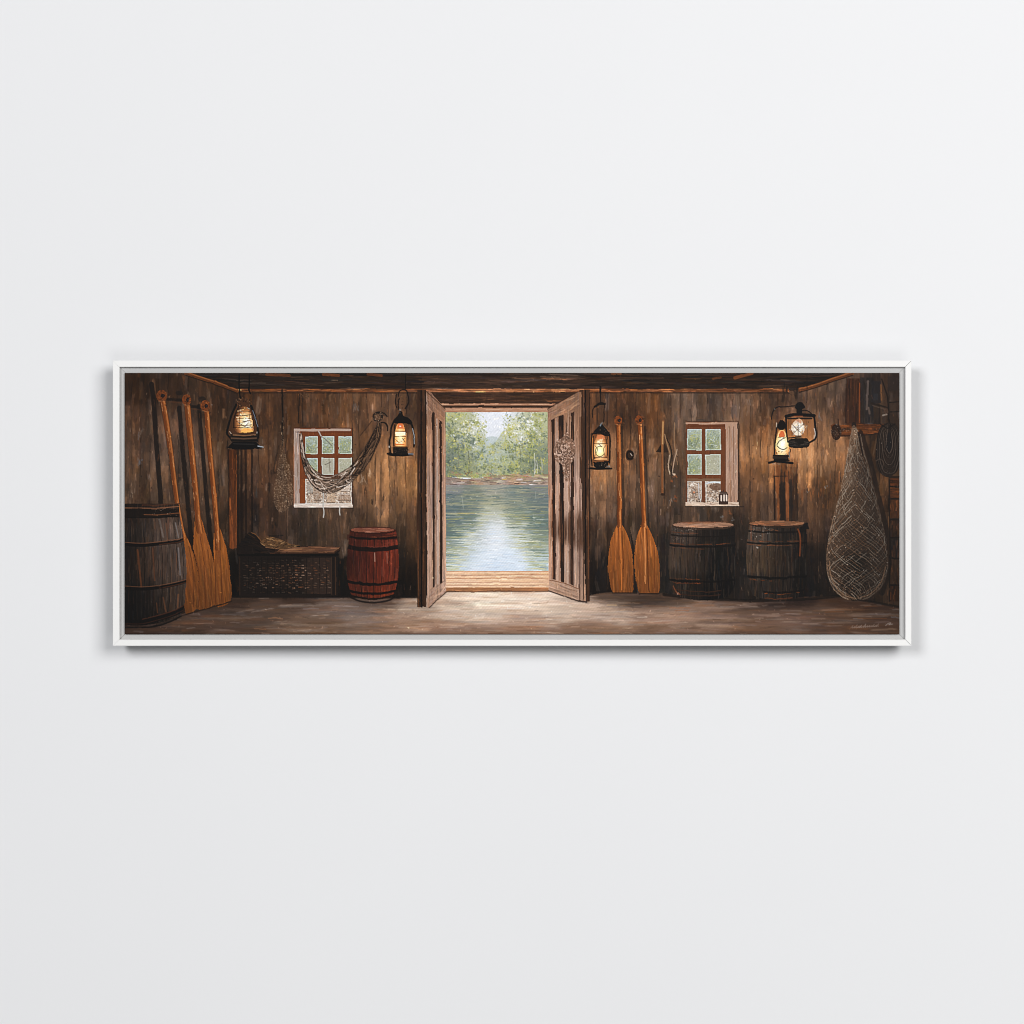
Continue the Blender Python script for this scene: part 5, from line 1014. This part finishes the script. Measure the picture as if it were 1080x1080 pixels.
# weave of the canvas showing through thin paint, strongest in the pale passages
lum = C.mean(axis=2)
diag = np.sin((xx_ * .80 + yy_ * .62) * 2 * math.pi / (2.55 * S)) + .5 * np.sin((xx_ * .2 - yy_ * .95) * 2 * math.pi / (1.9 * S))
C += (diag * np.clip((lum - 70) / 130, 0, 1) * 4.2)[..., None]
ID[of(I_SKY) & ((yy_ > Y(492)) | (xx_ < X(496)) | (xx_ > X(558)))] = I_TREES
I_SIGN = motif('painted_signature')
for k, x in enumerate(np.arange(898.5, 926, 2.25)):                   # illegible slanted loops
    h_ = [2.6, 1.6, 3.2, 1.7, 2.4, 1.5, 3.4, 1.6, 1.8, 1.5, 2.6, 1.6, 2.9][k % 13]; b0 = 662.2 - (x - 898) * .06
    line(crv([(x - 1.3, b0), (x + .2, b0 - h_ * .6), (x + 1.0, b0 - h_), (x + .3, b0 - h_ * .35), (x + .2, b0), (x + 1.2, b0 - .5)], 4), .65, (146, 132, 124), rng.uniform(.4, .65), I_SIGN, hh=.6)
line(crv([(934, 659.6), (936.6, 657.4), (939.6, 656.8), (937.4, 658.8), (941.4, 658)]), .7, (156, 146, 140), .65, I_SIGN, hh=.7)
np.clip(C, 3, 252, out=C)

PIGMENT, LR, LL, AMB, LB = 1.08, 562.0, 866.0, 0.10, 70.0

# ---------------------------------------------------------------------------
# 2. THE OBJECTS: a pale wall, and one framed canvas hanging on it
# ---------------------------------------------------------------------------
import bpy

U = 0.00186                                # metres per picture unit
T = 0.050                                  # the frame stands this far out from the wall
CAN = T - 0.0012                           # front of the canvas, a hair inside the frame's face
FX0, FY0, FX1, FY1 = 118.9, 380.2, 961.3, 681.2   # outer edges of the frame


def wx(px): return (px - 540.0) * U
def wz(py): return (540.0 - py) * U


scene = bpy.context.scene
col = scene.collection


def lin(c):
    c = np.asarray(c, np.float64) / 255.0
    return np.where(c <= 0.04045, c / 12.92, ((c + 0.055) / 1.055) ** 2.4)


def mat(name):
    m = bpy.data.materials.new(name); m.use_nodes = True
    nt = m.node_tree
    return m, nt, nt.nodes['Principled BSDF']


def node(nt, t, **kw):
    n = nt.nodes.new(t)
    for k, v in kw.items(): setattr(n, k, v)
    return n


# pale painted wall: faint roller texture, barely uneven tone
m_wall, nt, bs = mat('pale_wall_paint')
tc = node(nt, 'ShaderNodeTexCoord')
nz = node(nt, 'ShaderNodeTexNoise'); nz.inputs['Scale'].default_value = 0.9; nz.inputs['Detail'].default_value = 3
rp = node(nt, 'ShaderNodeValToRGB')
rp.color_ramp.elements[0].position = 0.3; rp.color_ramp.elements[0].color = (0.771, 0.774, 0.786, 1)
rp.color_ramp.elements[1].position = 0.7; rp.color_ramp.elements[1].color = (0.783, 0.786, 0.797, 1)
nt.links.new(tc.outputs['Object'], nz.inputs['Vector']); nt.links.new(nz.outputs['Fac'], rp.inputs['Fac']); nt.links.new(rp.outputs['Color'], bs.inputs['Base Color'])
n2_ = node(nt, 'ShaderNodeTexNoise'); n2_.inputs['Scale'].default_value = 420; n2_.inputs['Detail'].default_value = 4
bp_ = node(nt, 'ShaderNodeBump'); bp_.inputs['Strength'].default_value = 0.06; bp_.inputs['Distance'].default_value = 0.001
nt.links.new(tc.outputs['Object'], n2_.inputs['Vector']); nt.links.new(n2_.outputs['Fac'], bp_.inputs['Height']); nt.links.new(bp_.outputs['Normal'], bs.inputs['Normal'])
bs.inputs['Roughness'].default_value = 0.85; bs.inputs['Specular IOR Level'].default_value = 0.12

# white lacquer of the frame
m_frame, nt, bs = mat('white_lacquer')
tc = node(nt, 'ShaderNodeTexCoord')
nz = node(nt, 'ShaderNodeTexNoise'); nz.inputs['Scale'].default_value = 35; nz.inputs['Detail'].default_value = 4
rp = node(nt, 'ShaderNodeValToRGB')
rp.color_ramp.elements[0].color = (0.815, 0.807, 0.795, 1); rp.color_ramp.elements[1].color = (0.840, 0.834, 0.824, 1)
nt.links.new(tc.outputs['Object'], nz.inputs['Vector']); nt.links.new(nz.outputs['Fac'], rp.inputs['Fac']); nt.links.new(rp.outputs['Color'], bs.inputs['Base Color'])
bs.inputs['Roughness'].default_value = 0.45; bs.inputs['Specular IOR Level'].default_value = 0.25

m_side, nt, bs = mat('dark_flank_cuts_bounce')  # unseen flanks darkened to cut bounce light and deepen the wall shadows
nz = node(nt, 'ShaderNodeTexNoise'); nz.inputs['Scale'].default_value = 40
rp = node(nt, 'ShaderNodeValToRGB')
rp.color_ramp.elements[0].color = (0.17, 0.17, 0.175, 1); rp.color_ramp.elements[1].color = (0.21, 0.21, 0.215, 1)
nt.links.new(nz.outputs['Fac'], rp.inputs['Fac']); nt.links.new(rp.outputs['Color'], bs.inputs['Base Color'])
bs.inputs['Roughness'].default_value = 0.8; bs.inputs['Specular IOR Level'].default_value = 0.1

# the sunk inner ledge of the frame, greyer than its face
m_ledge, nt, bs = mat('grey_ledge_paint')
nz = node(nt, 'ShaderNodeTexNoise'); nz.inputs['Scale'].default_value = 60
rp = node(nt, 'ShaderNodeValToRGB')
rp.color_ramp.elements[0].color = (0.47, 0.467, 0.463, 1); rp.color_ramp.elements[1].color = (0.50, 0.497, 0.492, 1)
nt.links.new(nz.outputs['Fac'], rp.inputs['Fac']); nt.links.new(rp.outputs['Color'], bs.inputs['Base Color'])
bs.inputs['Roughness'].default_value = 0.6; bs.inputs['Specular IOR Level'].default_value = 0.15

# raw canvas on the sides and back
m_raw, nt, bs = mat('raw_canvas')
wv = node(nt, 'ShaderNodeTexWave'); wv.inputs['Scale'].default_value = 300
rp = node(nt, 'ShaderNodeValToRGB')
rp.color_ramp.elements[0].color = (0.10, 0.08, 0.065, 1); rp.color_ramp.elements[1].color = (0.14, 0.11, 0.09, 1)
nt.links.new(wv.outputs['Fac'], rp.inputs['Fac']); nt.links.new(rp.outputs['Color'], bs.inputs['Base Color'])
bs.inputs['Roughness'].default_value = 0.9

# oil paint on canvas: the pigment laid down above, over a woven ground
m_oil, nt, bs = mat('oil_paint_on_canvas')
at = node(nt, 'ShaderNodeAttribute', attribute_name='pigment')
tc = node(nt, 'ShaderNodeTexCoord')
nz = node(nt, 'ShaderNodeTexNoise'); nz.inputs['Scale'].default_value = 900; nz.inputs['Detail'].default_value = 2
mr = node(nt, 'ShaderNodeMapRange'); mr.inputs['To Min'].default_value = 0.93; mr.inputs['To Max'].default_value = 1.07
mx = node(nt, 'ShaderNodeMix', data_type='RGBA', blend_type='MULTIPLY'); mx.inputs['Factor'].default_value = 1.0
nt.links.new(tc.outputs['Object'], nz.inputs['Vector']); nt.links.new(nz.outputs['Fac'], mr.inputs['Value'])
nt.links.new(at.outputs['Color'], mx.inputs['A']); nt.links.new(mr.outputs['Result'], mx.inputs['B']); nt.links.new(mx.outputs['Result'], bs.inputs['Base Color'])
w1 = node(nt, 'ShaderNodeTexWave', bands_direction='X'); w1.inputs['Scale'].default_value = 190
w2 = node(nt, 'ShaderNodeTexWave', bands_direction='Z'); w2.inputs['Scale'].default_value = 190
mm = node(nt, 'ShaderNodeMath', operation='ADD')
bp_ = node(nt, 'ShaderNodeBump'); bp_.inputs['Strength'].default_value = 0.10; bp_.inputs['Distance'].default_value = 0.0004
for w_ in (w1, w2): nt.links.new(tc.outputs['Object'], w_.inputs['Vector'])
nt.links.new(w1.outputs['Fac'], mm.inputs[0]); nt.links.new(w2.outputs['Fac'], mm.inputs[1]); nt.links.new(mm.outputs[0], bp_.inputs['Height']); nt.links.new(bp_.outputs['Normal'], bs.inputs['Normal'])
bs.inputs['Roughness'].default_value = 0.6; bs.inputs['Specular IOR Level'].default_value = 0.10


def mesh(name, verts, faces, material, parent=None, smooth=False):
    me = bpy.data.meshes.new(name)
    me.from_pydata([tuple(v) for v in verts], [], faces); me.update()
    me.materials.append(material)
    if smooth: me.polygons.foreach_set('use_smooth', [True] * len(me.polygons))
    o = bpy.data.objects.new(name, me); col.objects.link(o)
    if parent is not None: o.parent = parent
    return o


# the wall
o = mesh('wall', [(-4, 0, -3), (4, 0, -3), (4, 0, 3), (-4, 0, 3), (-4, .12, -3), (4, .12, -3), (4, .12, 3), (-4, .12, 3)],
         [(0, 1, 2, 3), (5, 4, 7, 6), (0, 4, 5, 1), (3, 2, 6, 7), (1, 5, 6, 2), (0, 3, 7, 4)], m_wall)
o['kind'] = 'structure'

# the framed canvas: one thing, an Empty at its back centre on the wall
cx, cz = wx((FX0 + FX1) / 2), wz((FY0 + FY1) / 2)
root = bpy.data.objects.new('framed_painting', None); col.objects.link(root)
root.location = (cx, 0, cz); root.empty_display_size = 0.1
root['label'] = 'wide white-framed canvas painting of a dim wooden boathouse opening onto a lake'
root['category'] = 'painting'

hx, hz = (FX1 - FX0) / 2 * U, (FY1 - FY0) / 2 * U
fv, ff = [], []                                       # the frame: a backing ring that carries four mitred rails and four sunk ledges
for a, h in ((.014, .0004), (.014, .0018), (.034, .0018), (.034, .0004)):
    fv += [(sx_ * (hx - a), -h, sz_ * (hz - a)) for sx_, sz_ in ((-1, -1), (1, -1), (1, 1), (-1, 1))]
for s_ in range(4):
    for c_ in range(4):
        t_, d_ = (s_ + 1) % 4, (c_ + 1) % 4
        ff.append((s_ * 4 + c_, s_ * 4 + d_, t_ * 4 + d_, t_ * 4 + c_))
frame = mesh('frame', fv, ff, m_frame, root)


def ring_piece(name, prof, side, gap, material, parent):
    """one mitred length of a frame; prof = closed list of (inset from the outer edge, height off the wall)"""
    n = len(prof)
    vs = []
    for e in (-1, 1):
        for a, h in prof:
            if side in ('top', 'bottom'):
                z = (hz - a) * (1 if side == 'top' else -1); vs.append((e * (hx - a - gap), -h, z))
            else:
                x = (hx - a) * (1 if side == 'right' else -1); vs.append((x, -h, e * (hz - a - gap)))
    fs = [(i, (i + 1) % n, n + (i + 1) % n, n + i) for i in range(n)]
    fs += [tuple(range(n))[::-1], tuple(range(n, 2 * n))]
    if side in ('bottom', 'right'): fs = [f[::-1] for f in fs]
    return mesh(name, vs, fs, material, parent)


wl = {'left': 7.1, 'right': 6.4, 'top': 6.8, 'bottom': 6.7}
for side in ('top', 'bottom', 'left', 'right'):
    w_ = wl[side] * U; b_ = 0.0007
    rail = [(0.0115, 0.0022), (0, T - 0.012), (0, T - b_), (b_ * .4, T - b_ * .3), (b_, T), (w_ - b_, T), (w_ - b_ * .3, T - b_ * .3), (w_, T - b_), (w_, 0.0022)]
    r_ = ring_piece('rail', rail, side, 0.0008 if side == 'right' else 0.00012, m_frame, frame)
    r_.data.materials.append(m_side); r_.data.polygons[0].material_index = 1        # only the flank, slanted in and darkened to deepen the shadow beside it
    ld = [(w_ + 0.0002, 0.0022), (w_ + 0.0002, T - 0.0065), (w_ + 0.018, T - 0.0065), (w_ + 0.018, 0.0022)]
    ring_piece('ledge', ld, side, 0.00025, m_ledge, frame)

# the canvas: stretched block, its painted face built motif by motif
k0, k1 = wx(PX0) - cx, wx(PX1) - cx
j0, j1 = wz(PY1) - cz, wz(PY0) - cz
yb, yf = -(T - 0.0065), -(CAN - 0.0022)
e_ = 0.0006
vs = [(x, y, z) for y in (yb, yf) for x, z in ((k0 + e_, j0 + e_), (k1 - e_, j0 + e_), (k1 - e_, j1 - e_), (k0 + e_, j1 - e_))]
canvas = mesh('canvas', vs, [(0, 3, 2, 1), (4, 5, 6, 7), (0, 1, 5, 4), (1, 2, 6, 5), (2, 3, 7, 6), (3, 0, 4, 7)], m_raw, root)

ii, jj = np.mgrid[0:H, 0:W]
relief = np.tanh(HT / 3.0) * 0.00030
d_edge = np.minimum(np.minimum(ii, H - 1 - ii), np.minimum(jj, W - 1 - jj))
relief = relief - np.where(d_edge < 2, (2 - d_edge) * 0.0009, 0)      # the canvas turns over its stretcher
PX = k0 + (k1 - k0) * jj / (W - 1); PZ = j1 - (j1 - j0) * ii / (H - 1); PY = -(CAN + relief)
P = np.stack([PX, PY, PZ], -1).astype(np.float32).reshape(-1, 3)
RGBA = np.concatenate([lin(C) * PIGMENT, np.ones((H, W, 1))], -1).astype(np.float32).reshape(-1, 4)
quad_id = ID[:-1, :-1]
for k, (name, label) in enumerate(MOTIFS):
    qi, qj = np.nonzero(quad_id == k)
    if len(qi) == 0: continue
    a = qi * W + qj
    q = np.stack([a, a + W, a + W + 1, a + 1], 1)                    # faces the viewer (-y)
    used, inv = np.unique(q.ravel(), return_inverse=True)
    me = bpy.data.meshes.new(name)
    me.vertices.add(len(used)); me.vertices.foreach_set('co', P[used].ravel())
    me.loops.add(q.size); me.loops.foreach_set('vertex_index', inv.astype(np.int32).ravel())
    me.polygons.add(len(q)); me.polygons.foreach_set('loop_start', np.arange(0, q.size, 4, dtype=np.int32))
    me.update(calc_edges=True)
    me.polygons.foreach_set('use_smooth', np.ones(len(q), bool))
    ca = me.color_attributes.new('pigment', 'FLOAT_COLOR', 'POINT')
    ca.data.foreach_set('color', RGBA[used].ravel())
    me.materials.append(m_oil)
    ob = bpy.data.objects.new(name, me); col.objects.link(ob); ob.parent = canvas
    if label: ob['label'] = label

# ---------------------------------------------------------------------------
# 3. CAMERA AND LIGHT: square-on, lamps high at the left and right, added low fill
# ---------------------------------------------------------------------------
D = 4.2
cam = bpy.data.cameras.new('camera'); co = bpy.data.objects.new('camera', cam); col.objects.link(co)
co.location = (0, -(D + T), 0); co.rotation_euler = (math.radians(90), 0, 0)
cam.sensor_width = 36; cam.lens = 36 * D / (1080 * U); cam.clip_end = 100
scene.camera = co


def lamp(name, loc, target, size, watts, color):
    l = bpy.data.lights.new(name, 'AREA'); l.shape = 'RECTANGLE'; l.size, l.size_y = size; l.energy = watts; l.color = color
    ob = bpy.data.objects.new(name, l); col.objects.link(ob); ob.location = loc
    from mathutils import Vector
    ob.rotation_euler = (Vector(target) - Vector(loc)).to_track_quat('-Z', 'Y').to_euler()
    return ob


lamp('key_lamp', (4.6, -7.4, 2.9), (0.1, 0, 0), (4.4, 4.4), LR, (1.0, 0.995, 0.985))
lamp('fill_lamp', (-6.6, -11.0, 4.2), (-0.1, 0, 0), (4.4, 4.4), LL, (0.985, 0.99, 1.0))
lamp('added_low_fill', (1.5, -6.5, -3.4), (0, 0, -0.3), (4.0, 3.0), LB, (1.0, 0.998, 0.99))  # added fill from below, brightens the lower wall to even its tone
world = bpy.data.worlds.new('World'); scene.world = world; world.use_nodes = True
world.node_tree.nodes['Background'].inputs['Color'].default_value = (0.97, 0.985, 1.0, 1)
world.node_tree.nodes['Background'].inputs['Strength'].default_value = AMB

scene.render.engine = 'CYCLES'
scene.cycles.filter_width = 1.0; scene.render.filter_size = 1.0
scene.view_settings.view_transform = 'Standard'; scene.view_settings.look = 'None'
scene.view_settings.exposure = 0; scene.view_settings.gamma = 1; scene.view_settings.use_curve_mapping = False
